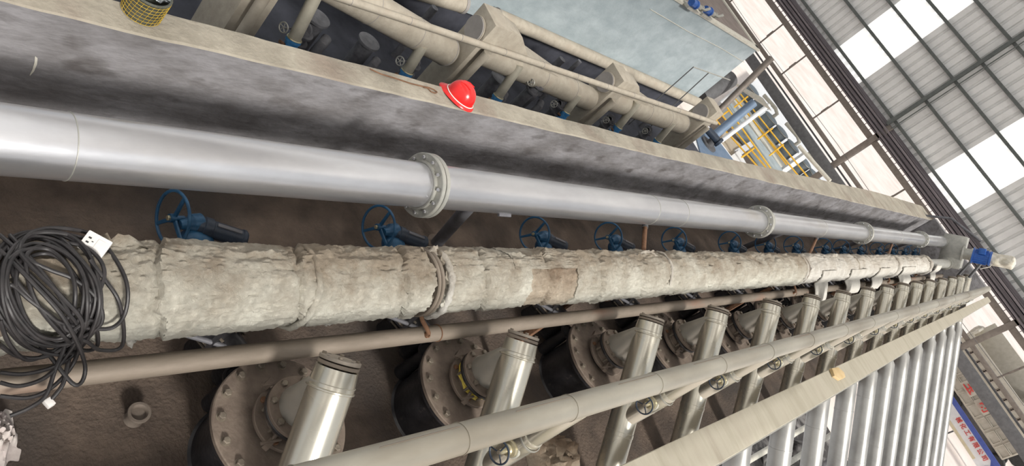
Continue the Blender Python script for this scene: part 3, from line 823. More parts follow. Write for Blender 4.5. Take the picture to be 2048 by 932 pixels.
for i, y in enumerate(UNITY[1:15]):
    loc = (HDX, y - .235, HDZ)
    L = 'vertical clad branch with small dark handwheel, %s along the header from the camera' % ORD(i)
    if i == 0: br0 = make_branch(loc, L)
    else: dup(br0, loc, L)
# brackets carrying the header
for i, y in enumerate([.3, 19.7]):
    b_ = empty('header_bracket', (HDX, y, 0), '%s slim steel post bracing the header pipe' % ('nearest', 'farthest')[i], 'bracket', 'posts under the header')
    MB().box((0, 0, (HDZ - HDR) / 2), (.04, .04, HDZ - HDR)).build('post', 'steel_brown', b_, bevel=.003)

# ------------------------------------------------------------------ beige tray beam
def tray():
    r = empty('cable_tray', (0, -.6, 0), 'wide flat beige dusty tray running above the sloping ducts', 'cable tray')
    vs = []; fs = []; ys = [y * .22 for y in range(0, 117)]
    z1, z0 = CAMH - 2.70, CAMH - 2.80
    pr = [(0, z0), (0, z1 - .004), (.02, z1), (.35, z1 + .002), (.7, z1 + .002), (.98, z1), (1, z1 - .004), (1, z0)]
    xl = lambda y: -.04 - .0105 * y
    xr = lambda y: .275 - .0165 * y
    for y in ys:
        for (x, z) in pr:
            vs.append((xl(y) + (xr(y) - xl(y)) * x + .004 * noise.noise(V((y * .9, x * 9, 0))), y, z + .0035 * noise.noise(V((y * 1.5, x * 4, 3)))))
    n = len(pr)
    for i in range(len(ys) - 1):
        for k in range(n - 1): fs.append((i * n + k, i * n + k + 1, (i + 1) * n + k + 1, (i + 1) * n + k))
        fs.append((i * n + n - 1, i * n, (i + 1) * n, (i + 1) * n + n - 1))
    fs += [tuple(range(n)), tuple((len(ys) - 1) * n + k for k in range(n))]
    MB().add(vs, fs).build('tray_body', 'beam', r)
    e_ = [(xr(q_) + dx_, q_, z1 - .01 - dz_) for q_ in (0, 25.5) for dx_, dz_ in ((0, 0), (.012, 0), (.012, .10), (0, .10))]
    MB().add(e_, [(0, 1, 2, 3), (4, 5, 6, 7), (0, 1, 5, 4), (1, 2, 6, 5), (2, 3, 7, 6), (3, 0, 4, 7)]).build('tray_edge', 'silver_dull', r)
    for y in (.2, 21.0):
        MB().box((-.14 - .008 * y, y + .6, z0 / 2), (.05, .05, z0)).build('stand', 'steel_grey', r)
tray()
c_ = P(1672, 748, Z=CAMH - 2.70)
pts = [(1658, 738), (1672, 736), (1684, 747), (1687, 757), (1676, 762), (1664, 754)]
q = [P(a, b, Z=CAMH - 2.695) - c_ for a, b in pts]
n = len(q); vs = [(v_.x, v_.y, 0) for v_ in q] + [(v_.x * .93, v_.y * .95, .035) for v_ in q]
sc_ = MB().add(vs, [tuple(range(n)), tuple(range(n, 2 * n))] + [(k, (k + 1) % n, n + (k + 1) % n, n + k) for k in range(n)]).build('foam_scrap', 'carton', loc=(c_.x, c_.y, CAMH - 2.697), bevel=.005)
tag(sc_, 'torn tan foam scrap lying on the beige tray', 'scrap')

# ------------------------------------------------------------------ drive box and motor at the far end of the big pipes
cx_, cz_ = (-2.06 - 1.13 - 1.81 - 1.35) / 4, (-2.22 - 2.29 - 1.85 - 2.66) / 4 + CAMH
db = empty('drive_box', (cx_, 20.5, cz_), 'grey steel box closing the far end of the silver and white pipes', 'gearbox housing')
R45 = Matrix.Rotation(math.radians(-49), 3, 'Y')
MB().box((0, .30, 0), (.46, .6, .80), Matrix.Rotation(math.radians(-45), 3, 'Y')).build('housing', 'silver_dull', db, bevel=.01)
fe = MB().box((0, .02, 0), (.50, .03, .84), Matrix.Rotation(math.radians(-45), 3, 'Y')).build('front_plate', 'silver_dull', db, bevel=.004)
for (x, z, rr) in ((SX - cx_, SZ - cz_, .16), (WX - cx_, WZ - cz_, .16)):
    MB().lathe((x, -.03, z), (0, 1, 0), [(0, SR - .02), (0, rr), (.03, rr), (.03, SR - .02)], 36).build('flange', 'silver_dull', db)
AX = V((.70, .05, .70)).normalized()
MB().lathe(AX * .22, AX, [(0, 0), (0, .19), (.04, .19), (.04, .14), (.18, .14), (.18, .17), (.22, .17), (.22, 0)], 32).build('neck', 'silver_dull', db)
mo = empty('electric_motor', V((cx_, 20.5, cz_)) + AX * .44, 'bright blue finned motor at the far end of the pipes', 'motor')
m_ = MB().lathe((0, 0, 0), AX, [(0, 0), (0, .20), (.03, .20), (.03, .165), (.34, .165), (.36, .18), (.40, .18), (.40, 0)], 32)
m_.build('motor_body', 'blue_motor', mo)
_, a, b = basis(AX)
for k in range(20):
    t = 2 * math.pi * k / 20; dr = a * math.cos(t) + b * math.sin(t)
    MB().cyl(AX * .05 + dr * .17, AX * .32 + dr * .17, .012, n=6).build('cooling_fin', 'blue_motor', mo)
MB().box(AX * .2 + V((-.1, -.16, .1)), (.15, .1, .15), R45).build('terminal_box', 'blue_motor', mo, bevel=.01)
wr = MB(); vs = []; fs = []; n = 28; m2 = 16
for i in range(m2 + 1):
    h = i / m2 * .50
    for k in range(n):
        t = 2 * math.pi * k / n
        rr = .155 * (1 + .22 * noise.noise(V((math.cos(t) * 2, math.sin(t) * 2, h * 7)))) * (1 if i < m2 - 1 else .8 if i < m2 else .05)
        vs.append(AX * (h + .84) + (a * math.cos(t) + b * math.sin(t)) * rr)
for i in range(m2):
    for k in range(n): fs.append((i * n + k, i * n + (k + 1) % n, (i + 1) * n + (k + 1) % n, (i + 1) * n + k))
wr.add(vs, fs); wr.tube([AX * .95 - b * .1 + V((0, 0, -.05)), AX * .98 + V((.05, -.05, -.22)), AX * .9 + V((.05, -.05, -.36))], .012, 6)
tag(wr.build('wrapped_motor_end', 'wrap', loc=(cx_, 20.5, cz_), sharp=70), 'fan end of the far motor bundled in yellowed plastic film', 'wrapping')
for i, (px, py, qx, qy) in enumerate([(1943, 522, 1922, 545), (1965, 523, 1945, 547)]):
    A = P(px, py, Y=21.1); B = P(qx, qy, Y=21.1)
    tag(MB().cyl((0, 0, 0), (B - A) * 1.35, .035, n=12).build('support_rod', 'steel_grey', loc=A), ['left', 'right'][i] + ' grey prop rod under the blue motor', 'rod', 'prop rods')
A = [P(1815, 452, Y=21.9), P(1850, 431, Y=21.9), P(1903, 437, Y=21.9), P(1962, 483, Y=22.0)]
tag(MB().tube([v_ - A[0] for v_ in A], .035, 10).build('bent_rail', 'pit_pipe', loc=A[0]), 'bent grey pipe rail behind the far end box', 'rail')

# ------------------------------------------------------------------ things on the concrete wall
def helmet(loc, rz):
    r = empty('hard_hat', loc, 'glossy red hard hat with white edge strip lying on the concrete wall top', 'helmet')
    r.rotation_euler = (math.radians(4), math.radians(3), rz)
    vs = []; fs = []; n = 48; m_ = 14
    for i in range(m_ + 1):
        ph = math.pi / 2 * i / m_
        for k in range(n):
            t = 2 * math.pi * k / n
            rx, ry, rz_ = .125, .105, .135
            rib = 1 + .018 * (math.exp(-((math.sin(t)) / .16) ** 2)) * math.sin(ph) ** .5 * (1 if math.sin(ph) > .2 else 0)
            vs.append((math.cos(t) * rx * math.cos(ph) ** .85 * rib, math.sin(t) * ry * math.cos(ph) ** .85, .03 + math.sin(ph) * rz_ * rib))
    for i in range(m_):
        for k in range(n): fs.append((i * n + k, i * n + (k + 1) % n, (i + 1) * n + (k + 1) % n, (i + 1) * n + k))
    MB().add(vs, fs).build('shell', 'red', r, sharp=60)
    vs = []; fs = []
    for (k1, zz_, s_) in ((1.0, .036, 0), (1.19, .020, 1), (1.20, .012, 1), (1.0, .022, 0)):
        for k in range(n):
            t = 2 * math.pi * k / n
            peak = .045 * max(0, math.cos(t)) ** 2 if s_ else 0
            vs.append((math.cos(t) * (.125 * k1 + peak), math.sin(t) * (.105 * k1), zz_ - .5 * peak))
    for i in range(4):
        for k in range(n): fs.append((i * n + k, i * n + (k + 1) % n, ((i + 1) % 4) * n + (k + 1) % n, ((i + 1) % 4) * n + k))
    MB().add(vs, fs).build('brim', 'red', r, sharp=60)
    pts = [(math.cos(2 * math.pi * k / 48) * .1315, math.sin(2 * math.pi * k / 48) * .1110, .037) for k in range(48)]
    MB().tube(pts, .0042, 6, closed=True).build('edge_strip', 'white_trim', r)
    for s_ in (-1, 1):
        MB().tube([(-.03, s_ * .045, .158), (.02, s_ * .04, .160), (.065, s_ * .035, .142)], .005, 8).build('crown_rib', 'red', r)
    return r
h_ = P(917, 192, Z=1.0)
helmet((h_.x + .04, h_.y - .03, 1.0), math.radians(-150)).scale = (.9, .9, .9)
sm = [(70, 112), (75, 116), (74, 128), (68, 142), (60, 151), (59, 150), (65, 138), (69, 124)]
q = [P(a, b, X=-2.7085) for a, b in sm]; n = len(q)
MB().add([v_ for v_ in q] + [v_ + V((.002, 0, 0)) for v_ in q], [tuple(range(n)), tuple(range(n, 2 * n))] + [(k, (k + 1) % n, n + (k + 1) % n, n + k) for k in range(n)]).build('plaster_smear', 'tank_rim', wl_)
# looped wire rod
wpts = [(738, 141), (760, 151), (790, 160), (820, 170), (845, 176), (856, 178), (866, 182), (872, 187), (868, 189), (860, 186), (853, 179), (845, 177)]
o0 = P(738, 141, Z=.99)
qs = [P(a, b, Z=.995) - o0 for a, b in wpts]
tag(MB().tube(qs, .0045, 8).build('wire_hook', 'rust', loc=o0 + V((0, 0, .014))), 'thin rusty wire rod with a looped end on the wall top', 'wire rod')
# netted bucket
b0 = P(277, 34, Z=.99)
bk = empty('bucket', (b0.x - .02, b0.y + .01, 1.0), 'dark bucket wrapped in yellow netting on the wall top', 'bucket')
MB().lathe((0, 0, 0), (0, 0, 1), [(0, 0), (0, .080), (.02, .088), (.13, .096), (.14, .100), (.15, .096), (.145, .088), (.10, .084), (.03, .078), (.03, 0)], 40).build('bucket_body', 'bucket', bk)
net = MB()
for k in range(26):
    t = 2 * math.pi * k / 26
    net.tube([(math.cos(t + .05 * j) * (.090 + .008 * j / 5), math.sin(t + .05 * j) * (.090 + .008 * j / 5), .005 + .028 * j) for j in range(6)], .0013, 5)
for j in range(7): net.ring((0, 0, .01 + .02 * j), (0, 0, 1), .092 + .007 * j / 6, .0013, 36, 5)
net.build('netting', 'bucket_net', bk)
fo = MB(); vs = []; fs = []
for i in range(9):
    for j in range(7):
        u, w_ = i / 8 - .5, j / 6 - .5
        vs.append((-.02 + u * .10, .045 + w_ * .10, .145 + .04 * noise.noise(V((u * 9, w_ * 9, 3)))))
for i in range(8):
    for j in range(6): q_ = i * 7 + j; fs.append((q_, q_ + 1, q_ + 8, q_ + 7))
n0 = len(vs); vs += [(a_[0], a_[1], a_[2] - .012) for a_ in vs]; fs += [tuple(q + n0 for q in f) for f in fs]
fo.add(vs, fs).build('foil_lining', 'foil', bk, sharp=20)

# ------------------------------------------------------------------ cable coil with socket box
def on_pipe(px, py, lift):
    """point resting on the wrapped pipe (or hanging in front of it) seen at this spot"""
    r = (RM @ V((px - CX, py - CY, FPX))).normalized(); C0 = V((0, 0, CAMH)); nrm = V((.48, 0, .877))
    tan = V((.877, 0, -.48)); h = WR
    ax0 = V((WX, 0, WZ))
    for _ in range(4):
        k = ((ax0 + nrm * (h + lift)) - C0).dot(nrm) / r.dot(nrm)
        p = C0 + r * k
        dd = (p - ax0).dot(tan)
        h = math.sqrt(max((WR + .012) ** 2 - dd * dd, .05 ** 2)) if abs(dd) < WR else .05
    return p
def smooth_path(pts, sub=8, closed=False):
    out = []; n = len(pts)
    rng = range(n) if closed else range(n - 1)
    for i in rng:
        p0 = pts[(i - 1) % n] if closed or i > 0 else pts[0]; p1 = pts[i]; p2 = pts[(i + 1) % n]; p3 = pts[(i + 2) % n] if closed or i + 2 < n else pts[-1]
        for k in range(sub):
            t = k / sub
            out.append(.5 * ((2 * p1) + (p2 - p0) * t + (2 * p0 - 5 * p1 + 4 * p2 - p3) * t * t + (3 * p1 - p0 - 3 * p2 + p3) * t ** 3))
    if not closed: out.append(pts[-1])
    return out
CR = .0074
cb = MB()
def loop2d(pts, lift0, closed=True):
    P3 = [on_pipe(x, y, lift0 + .006 * math.sin(i * 1.7)) for i, (x, y) in enumerate(pts)]
    cb.tube(smooth_path(P3, 7, closed), CR, 8, closed=closed)
# tight bundle of turns: ellipses leaning over the pipe
for k in range(11):
    e = k / 10
    cx0, cy0 = 98 + 6 * math.sin(k * 2.1), 585 + 8 * math.cos(k * 1.7)
    ra, rb = 66 + 34 * e, 92 + 34 * e
    pts = []
    for q in range(14):
        t = 2 * math.pi * q / 14
        a_ = ra * (1 + .05 * math.sin(3 * t + k)); b_ = rb * (1 + .05 * math.cos(2 * t + k * 1.3))
        x, y = math.cos(t) * a_, math.sin(t) * b_
        an = -.35
        xx = cx0 + x * math.cos(an) - y * math.sin(an); yy = cy0 + x * math.sin(an) + y * math.cos(an)
        pts.append((xx - (14 * e if xx < 90 else 0), yy))
    loop2d(pts, .012 + .010 * (k % 4))
# loose individual turns traced where they lie
loose = [
    [(30, 505), (70, 462), (140, 458), (200, 480), (250, 555), (252, 620), (225, 655), (170, 655), (110, 640), (55, 590), (25, 545)],
    [(52, 530), (62, 500), (110, 486), (165, 492), (200, 520), (208, 555), (185, 600), (130, 640), (140, 662), (185, 640), (195, 690), (165, 700), (120, 665), (70, 600)],
    [(0, 690), (40, 714), (95, 712), (160, 680), (200, 700), (245, 690), (240, 610), (210, 560), (180, 520)],
    [(0, 765), (40, 772), (90, 755), (130, 715), (165, 650), (120, 590), (60, 530), (40, 500), (60, 470), (110, 465), (175, 478)],
    [(0, 792), (60, 795), (110, 770), (150, 720), (160, 660), (110, 600), (30, 520), (10, 480)],
    [(0, 745), (50, 748), (110, 732), (150, 700), (135, 620), (80, 540), (20, 470)],
    [(20, 832), (60, 815), (92, 790), (110, 740), (130, 690), (150, 600), (140, 540), (100, 500), (50, 500), (15, 520)],
    [(0, 560), (30, 640), (90, 700), (150, 770), (170, 730), (130, 640), (60, 560), (0, 500)],
    [(98, 804), (125, 770), (135, 730), (140, 700), (120, 650), (60, 600), (20, 570), (0, 600)],
    [(0, 640), (20, 690), (60, 720), (130, 690), (200, 650), (195, 600), (150, 560), (100, 540), (60, 520), (0, 470)],
]
for i, L_ in enumerate(loose): loop2d(L_, .028 + .005 * (i % 4), closed=(i < 2))
o_ = on_pipe(100, 600, 0)
cbo = cb.build('power_cable', 'cable'); tag(cbo, 'tangled coil of black rubber power cable thrown over the near end of the wrapped pipe', 'cable')
pl = on_pipe(98, 806, .03)
MB().box(pl, (.032, .026, .022), Matrix.Rotation(.5, 3, 'Z')).build('plug', 'socket', cbo, bevel=.004)
# socket box: a flat white three-way socket leaning on the pipe
c0 = on_pipe(190, 490, .03); e1 = (on_pipe(216, 503, .035) - on_pipe(163, 483, .035)); e2 = (on_pipe(178, 470, .035) - on_pipe(202, 508, .035))
nn = V((.3, -.25, .9)).normalized()
e1 = e1 - nn * e1.dot(nn); e1.normalize(); e2 = nn.cross(e1).normalized()
Rm = Matrix((e1, e2, nn)).transposed()
so = tag(MB().box((0, 0, 0), (.088, .074, .026)).build('socket_box', 'socket', bevel=.005), 'white plastic socket box resting on the near end of the wrapped pipe', 'socket')
so.matrix_world = Matrix.Translation(c0) @ Rm.to_4x4()
MB().box((0.018, -.004, .0135), (.036, .052, .004)).build('face_plate', 'socket', so, bevel=.001)
for (x, y, w_, h_) in ((-.026, .012, .010, .006), (-.026, -.006, .010, .006), (-.012, .003, .006, .003), (.008, -.020, .008, .003), (-.022, -.026, .008, .003)):
    MB().box((x, y, .0135), (w_, h_, .002)).build('pin_slot', 'hole', so)

# small things on the walkway floor
g = P(267, 838, Z=.0)
st = empty('pipe_stub', (g.x, g.y, 0), 'short pale upright pipe stub with ring rim on the walkway floor', 'pipe stub')
MB().lathe((0, 0, 0), (0, 0, 1), [(0, .052), (.01, .046), (.075, .044), (.078, .060), (.085, .062), (.092, .060), (.092, .044), (.086, .040), (.07, .038), (.07, 0)], 36).build('stub_body', 'floor_stub', st)
MB().lathe((0, 0, .086), (0, 0, 1), [(0, .042), (.004, .062), (.010, .060), (.010, .046), (.002, .042)], 36).build('rim', 'floor_stub', st); st.scale = (.85, .85, .85)
# rag at the lower left corner
def rag(loc, sx, sy, h, m, seed, name, label, cat):
    vs = []; fs = []; n = 22
    for i in range(n + 1):
        for j in range(n + 1):
            u, w_ = i / n - .5, j / n - .5
            e = max(0, 1 - 4 * (u * u + w_ * w_)) ** .6
            q = V((u * 4, w_ * 4, seed))
            vs.append((u * sx * (1 + .4 * noise.noise(q)), w_ * sy * (1 + .4 * noise.noise(q + V((5, 0, 0)))), .004 + e * h * (.6 + .9 * abs(noise.fractal(q * 1.4, 1, 2, 4)))))
    for i in range(n):
        for j in range(n): q = i * (n + 1) + j; fs.append((q, q + 1, q + n + 2, q + n + 1))
    b = len(vs); vs += [(x, y, max(z - .006, .0)) for x, y, z in vs]; fs += [tuple(q + b for q in f) for f in fs]
    return tag(MB().add(vs, fs).build(name, m, loc=loc, sharp=50), label, cat)
g = P(-8, 868, Z=.06); rag((g.x, g.y, 0), .22, .16, .13, 'cloth', 3, 'work_glove', 'crumpled pale pinkish cloth at the lower left edge of the picture', 'cloth')
g = P(1110, 920, Z=.08); rag((g.x, g.y, 0), .62, .42, .22, 'insul_dirty', 8, 'wool_scrap', 'heap of brown torn insulation on the floor under the header', 'insulation scrap')

# ------------------------------------------------------------------ the pit with cream ducts
PX = -8.6
def axis_pts(a, b): return P(*a, X=PX), P(*b, X=PX)
def capsule(mb, a, b, r, n=36):
    L = (b - a).length; pr = [(0, r), (L - r * .55, r)]
    for k in range(1, 9):
        t = k / 8 * math.pi / 2
        pr.append((L - r * .55 + math.sin(t) * r * .55, r * math.cos(t) if k < 8 else 0))
    return mb.lathe(a, b - a, pr, n)
duct_px = [((560, -90), (903, 108), .30, 'nearest'), ((1000, 118), (1190, 203), .30, 'middle'), ((1243, 192), (1366, 249), .31, 'farthest')]
box_px = [((476, -60), 'cream box column nearest the camera, behind the bucket'), ((952, 58), 'cream box column behind the red hard hat, with a round grey end disc'), ((1212, 165), 'cream box column second past the hard hat, with a round grey disc'), ((1402, 225), 'cream box column at the far end of the pit')]
PITZ = -4.85
for i, (a, b, r_, w_) in enumerate(duct_px):
    A, B = axis_pts(a, b)
    if i > 0:
        C = P(*box_px[i][0], X=PX); A = V((PX, C.y + .52, C.z - .42))
    d_ = empty('cream_duct', A, '%s fat cream duct lying along the pit' % w_, 'duct', 'cream ducts in the pit')
    capsule(MB(), V((0, 0, 0)), B - A, r_).build('duct_body', 'cream', d_)
    L = (B - A).length; d1 = (B - A).normalized()
    for q in (.45, .72): MB().ring(d1 * L * q, d1, r_ + .001, .006, 36, 6).build('seam', 'cream_grey', d_)
    MB().ring(d1 * (L - r_ * .6), d1, r_ + .001, .010, 36, 6).build('end_seam', 'cream_grey', d_)
    # sloping hood on top of the duct
    if i > 0:
        z = .0; vs = []
        hw = .16
        s = [(0, .80), (.55, .74), (1.1, .42), (3.6 if i == 1 else 3.0, .16), (3.6 if i == 1 else 3.0, 0), (0, 0)]
        vs = [(-hw - .10, y_, z_) for y_, z_ in s] + [(hw - .02, y_, z_) for y_, z_ in s]
        k = len(s)
        slope = (B - A).z / (B - A).y
        vs = [(x, y_, z_ + slope * y_) for x, y_, z_ in vs]
        MB().add(vs, [tuple(range(k)), tuple(range(k, 2 * k))] + [(q, (q + 1) % k, k + (q + 1) % k, k + q) for q in range(k)]).build('hood', 'cream', d_, bevel=.01)
for i, (c, lab) in enumerate(box_px):
    C = P(*c, X=PX)
    top = C.z + .42
    d_ = empty('box_column', (C.x, C.y, PITZ), lab, 'duct')
    H = top - PITZ
    w_ = (.9, .62, .62, .62)[i]
    MB().box((0, .26, H / 2), (w_, .50, H)).build('column_body', 'cream', d_, bevel=.02)
    MB().lathe((0, -.02, C.z - PITZ), (0, -1, 0), [(0, .255), (.05, .255), (.05, .24), (.045, 0)], 36).build('end_disc', 'cream_grey', d_)
    MB().ring((0, -.03, C.z - PITZ), (0, 1, 0), .262, .014, 36, 6).build('disc_rim', 'cream', d_)
    # vertical round downpipe on the near-right corner
    MB().cyl((w_ / 2 + .14, .20, 0), (w_ / 2 + .14, .20, H - (.55 if i else -.3)), .085, n=24).build('downpipe', 'cream', d_)
# vertical silver stubs with blue clamps
stub_px = [((627, 0), (584, 78)), ((840, 100), (816, 147)), ((1034, 138), (990, 192)), ((1152, 196), (1130, 226)), ((1270, 212), (1238, 254)), ((1342, 250), (1322, 282))]
ord6 = ['nearest', 'second', 'third', 'fourth', 'fifth', 'farthest']
for i, (a, b) in enumerate(stub_px):
    A = P(*a, X=PX + .25)
    dn = V((.22, 0, -1)).normalized()
    z = P(*b, X=PX + .35)
    L = (A - z).length * 1.0
    d_ = empty('drop_pipe', A + dn * (L + 1.2), '%s silver drop pipe with a blue clamp under the cream ducts' % ord6[i], 'pipe', 'silver drop pipes in the pit')
    MB().cyl(-dn * (L + 1.3), -dn * 1.25, .105, n=28).build('sleeve', 'stub', d_)
    MB().lathe(-dn * 1.25, dn, [(0, .09), (0, .13), (.05, .13), (.05, .11), (.20, .11), (.20, .15), (.25, .15), (.25, .08)], 28).build('blue_clamp', 'bluecl', d_)
    MB().ring(-dn * 1.26, dn, .118, .014, 28, 6).build('clamp_ring', 'brass', d_)
    MB().cyl(-dn * 1.05, dn * .35, .10, n=24).build('lower_pipe', 'pit_pipe', d_)
    MB().cyl(-dn * 1.1 + V((0, -.1, 0)), -dn * 1.1 + V((0, -.22, .05)), .03, n=10).build('clamp_bolt', 'rust', d_)
# thin handrail pipe over the ducts
A = P(560, -45, X=PX + .42); B = P(1432, 246, X=PX + .42)
hr = empty('slim_pipe', A, 'slim cream pipe running along the top of the cream ducts', 'pipe')
MB().tube([V((0, 0, 0)), (B - A) * .5, B - A], .068, 20).build('pipe_body', 'cream', hr)
for k in range(1, 12): MB().ring((B - A) * (k / 12), B - A, .069, .006, 20, 6).build('coupling', 'cream_grey', hr)
# pipe along the foot of the tank wall
TX = -12.0
A = P(992, 30, X=TX + .26); B = P(1396, 205, X=TX + .26)
tp = empty('tank_foot_pipe', A, 'cream round pipe along the foot of the blue-grey tank wall', 'pipe')
A2 = A.copy(); zmid = (A.z + B.z) / 2
MB().cyl(V((0, 0, 0)), V((0, B.y - A.y, B.z - A.z)), .19, n=32).build('pipe_body', 'cream', tp)
MB().cyl(V((0, -.02, 0)), V((0, .03, 0)), .20, n=32).build('end_cap', 'cream_grey', tp)
A = P(700, -60, X=TX + .5); B = P(925, 8, X=TX + .5)
tp2 = empty('short_foot_pipe', A, 'shorter cream pipe at the top edge nearer the camera', 'pipe')
MB().cyl(V((0, 0, 0)), B - A, .22, n=32).build('pipe_body', 'cream', tp2)
MB().cyl((B - A) * .99, B - A + (B - A).normalized() * .06, .235, n=32).build('end_cap', 'cream_grey', tp2)

# blue-grey concrete tank
TY1 = P(1515, 100, X=TX).y; TZ1 = P(1515, 100, X=TX).z; TZB = P(1400, 190, X=TX).z
tk = empty('concrete_tank', (TX - 3, 12, TZB), 'big blue-grey rendered tank block above the pit', 'tank')
H = TZ1 - TZB
MB().box((0, (-14 + TY1) / 2 - 12, H / 2 - .2), (6, TY1 + 14, H + .4)).build('tank_wall', 'tank', tk, bevel=.02)
MB().box((2.93, (-14 + TY1) / 2 - 12, H + .02), (.26, TY1 + 14.1, .10)).build('rim', 'tank_rim', tk, bevel=.01)
MB().box((0, TY1 - 12 - .10, H + .02), (6, .26, .10)).build('rim', 'tank_rim', tk, bevel=.01)
MB().box((-.15, (-14 + TY1) / 2 - 12, H + .005), (5.7, TY1 + 13.6, .03)).build('tank_top', 'tank_top', tk)
MB().tube([(3.01, P(x_, y_, X=TX).y - 12, P(x_, y_, X=TX).z - TZB) for x_, y_ in [(1300, 18), (1375, 62), (1440, 95), (1488, 124)]], .012, 6).build('render_ridge', 'tank_rim', tk)
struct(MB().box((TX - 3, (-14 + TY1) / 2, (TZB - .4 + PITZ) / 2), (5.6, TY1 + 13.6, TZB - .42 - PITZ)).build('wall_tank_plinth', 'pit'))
# pumps on the tank top
for i, (px, py) in enumerate([(1388, 6), (1416, 20)]):
    C = P(px, py, Z=TZ1 + .25)
    pu = empty('pump', (C.x, C.y, TZ1 + .03), ['left', 'right'][i] + ' small blue and silver pump on the tank top', 'pump', 'pumps on the tank')
    MB().lathe((0, -.15, .2), (0, 1, 0), [(0, 0), (0, .12), (.25, .12), (.27, .15), (.32, .15), (.32, 0)], 20).build('motor', 'blue_motor', pu)
    MB().lathe((0, .2, .2), (0, 1, 0), [(0, 0), (0, .09), (.35, .07), (.36, .10), (.42, .10), (.42, 0)], 20).build('casing', 'silver_dull', pu)
    MB().box((0, .05, .05), (.3, .7, .08)).build('base', 'silver_dull', pu)
    MB().tube([(0, .5, .2), (.12, .6, .25), (.15, .7, .4)], .05, 12).build('outlet', 'silver_dull', pu)

# dark pipework deep in the pit
def pitwheel(px, py, r_, label):
    C = P(px, py, X=PX + .35)
    d_ = empty('pit_valve', (C.x, C.y + .5, PITZ), label, 'valve', 'dim valves in the pit')
    z = C.z - PITZ
    ax = V((.35, -.85, .15)).normalized(); hub = V((0, -.5, z))
    hw = MB().ring(hub, ax, r_, .012, 32, 8).build('handwheel', 'silver_dull', d_)
    for k in range(5):
        t = 2 * math.pi * k / 5; _, a, b = basis(ax)
        MB().cyl(hub, hub + (a * math.cos(t) + b * math.sin(t)) * r_, .008, n=6).build('spoke', 'silver_dull', hw)
    MB().cyl(hub, hub - ax * .42, .02, n=10).build('stem', 'pit_pipe', d_)
    e = hub - ax * .42
    MB().lathe(e, -ax, [(0, .07), (.03, .09), (.05, .09), (.06, .06), (.12, .06), (.13, .13), (.17, .13), (.17, 0)], 20).build('bonnet', 'pit_pipe', d_)
    MB().cyl((e.x, e.y + .1, 0), (e.x, e.y + .1, e.z), .11, n=20).build('riser', 'pit_pipe', d_)
    for zz_ in (e.z - .25, e.z - .05): MB().cyl((e.x, e.y + .1, zz_ - .02), (e.x, e.y + .1, zz_ + .02), .17, n=20).build('flange', 'pit_pipe', d_)
for i, (x_, y_) in enumerate([(567, 55), (800, 122), (1108, 208), (1212, 240), (1062, 165), (1290, 262)]):
    pitwheel(x_, y_, .085 if i < 2 else .08, '%s small grey handwheel valve down in the pit' % ord6[i])
for i, (x_, y_) in enumerate([(742, 78), (1002, 153), (1075, 172), (640, 30)]):
    C = P(x_, y_, X=PX - .1)
    d_ = empty('blind_stub', (C.x, C.y, PITZ), '%s round grey blind-ended stub in the dark pit' % ord6[i], 'pipe stub', 'blind stubs in the pit')
    z = C.z - PITZ
    MB().lathe((0, 0, 0), (0, 0, 1), [(0, .17), (z - .1, .17), (z - .1, .22), (z - .05, .22), (z - .05, 0)], 28).build('stub_body', 'pit_pipe', d_)
    MB().tube([(.45, 0, 0), (.45, 0, z - .4), (.42, .05, z - .25), (.3, .15, z - .2)], .09, 14).build('side_pipe', 'pit_pipe', d_)
for i, (a, b) in enumerate([((1380, 20), (800, 190)), ((870, 15), (700, 170)), ((1125, 118), (1000, 245)), ((1160, 122), (1040, 240)), ((1300, 205), (1180, 330)), ((1330, 215), (1220, 330)), ((520, 20), (470, 110)), ((1190, 175), (1100, 270))]):
    if i == 0: continue
    A = P(*a, X=-10.6); B = P(*b, X=-10.6)
    tag(MB().cyl((0, 0, 0), V((0, 0, PITZ - A.z)), .07 + .02 * (i % 3), n=16).build('pit_pipe', 'pit_pipe', loc=A), 'dim vertical grey pipe in the pit, %s from the camera' % ORD(i - 1), 'pipe', 'dim pipes in the pit')
for i in range(16):
    y_ = 14.6 + i * .42
    x_ = -6.4 - .5 * math.sin(i * 2.3)
    d_ = empty('pit_pump', (x_, y_, PITZ), 'dark pump with valve near the pit far end, %s in the row' % ORD(i), 'pump', 'valve cluster in the pit')
    hh = 1.2 + .5 * math.sin(i * 1.9)
    MB().cyl((0, 0, 0), (0, 0, hh), .09, n=14).build('riser', 'pit_pipe', d_)
    MB().lathe((0, 0, hh), (.6, -.5, .4), [(-.1, 0), (-.1, .14), (-.05, .14), (-.05, .09), (.15, .09), (.15, .14), (.2, .14), (.2, 0)], 16).build('valve_body', 'pit_pipe', d_)
    MB().ring((.2, -.25, hh + .2), (.6, -.5, .4), .10, .012, 20, 6).build('handwheel', 'steel_grey', d_)

# wire guard rail standing before the tank wall
A = [P(1310, 205, X=PX), P(1387, 134, X=PX), P(1418, 145, X=PX), P(1345, 218, X=PX), P(1460, 160, X=PX)]
gr = empty('wire_guard', A[0], 'thin dark wire guard frame standing over the foot pipe', 'guard rail')
for a, b in ((0, 1), (3, 2), (1, 4)): MB().cyl(A[a] - A[0] - (V((0, 0, 1.0)) if a != 1 else V((0, 0, 0))), A[b] - A[0], .016, n=8).build('rod', 'steel_grey' if a != 1 else 'silver_dull', gr)
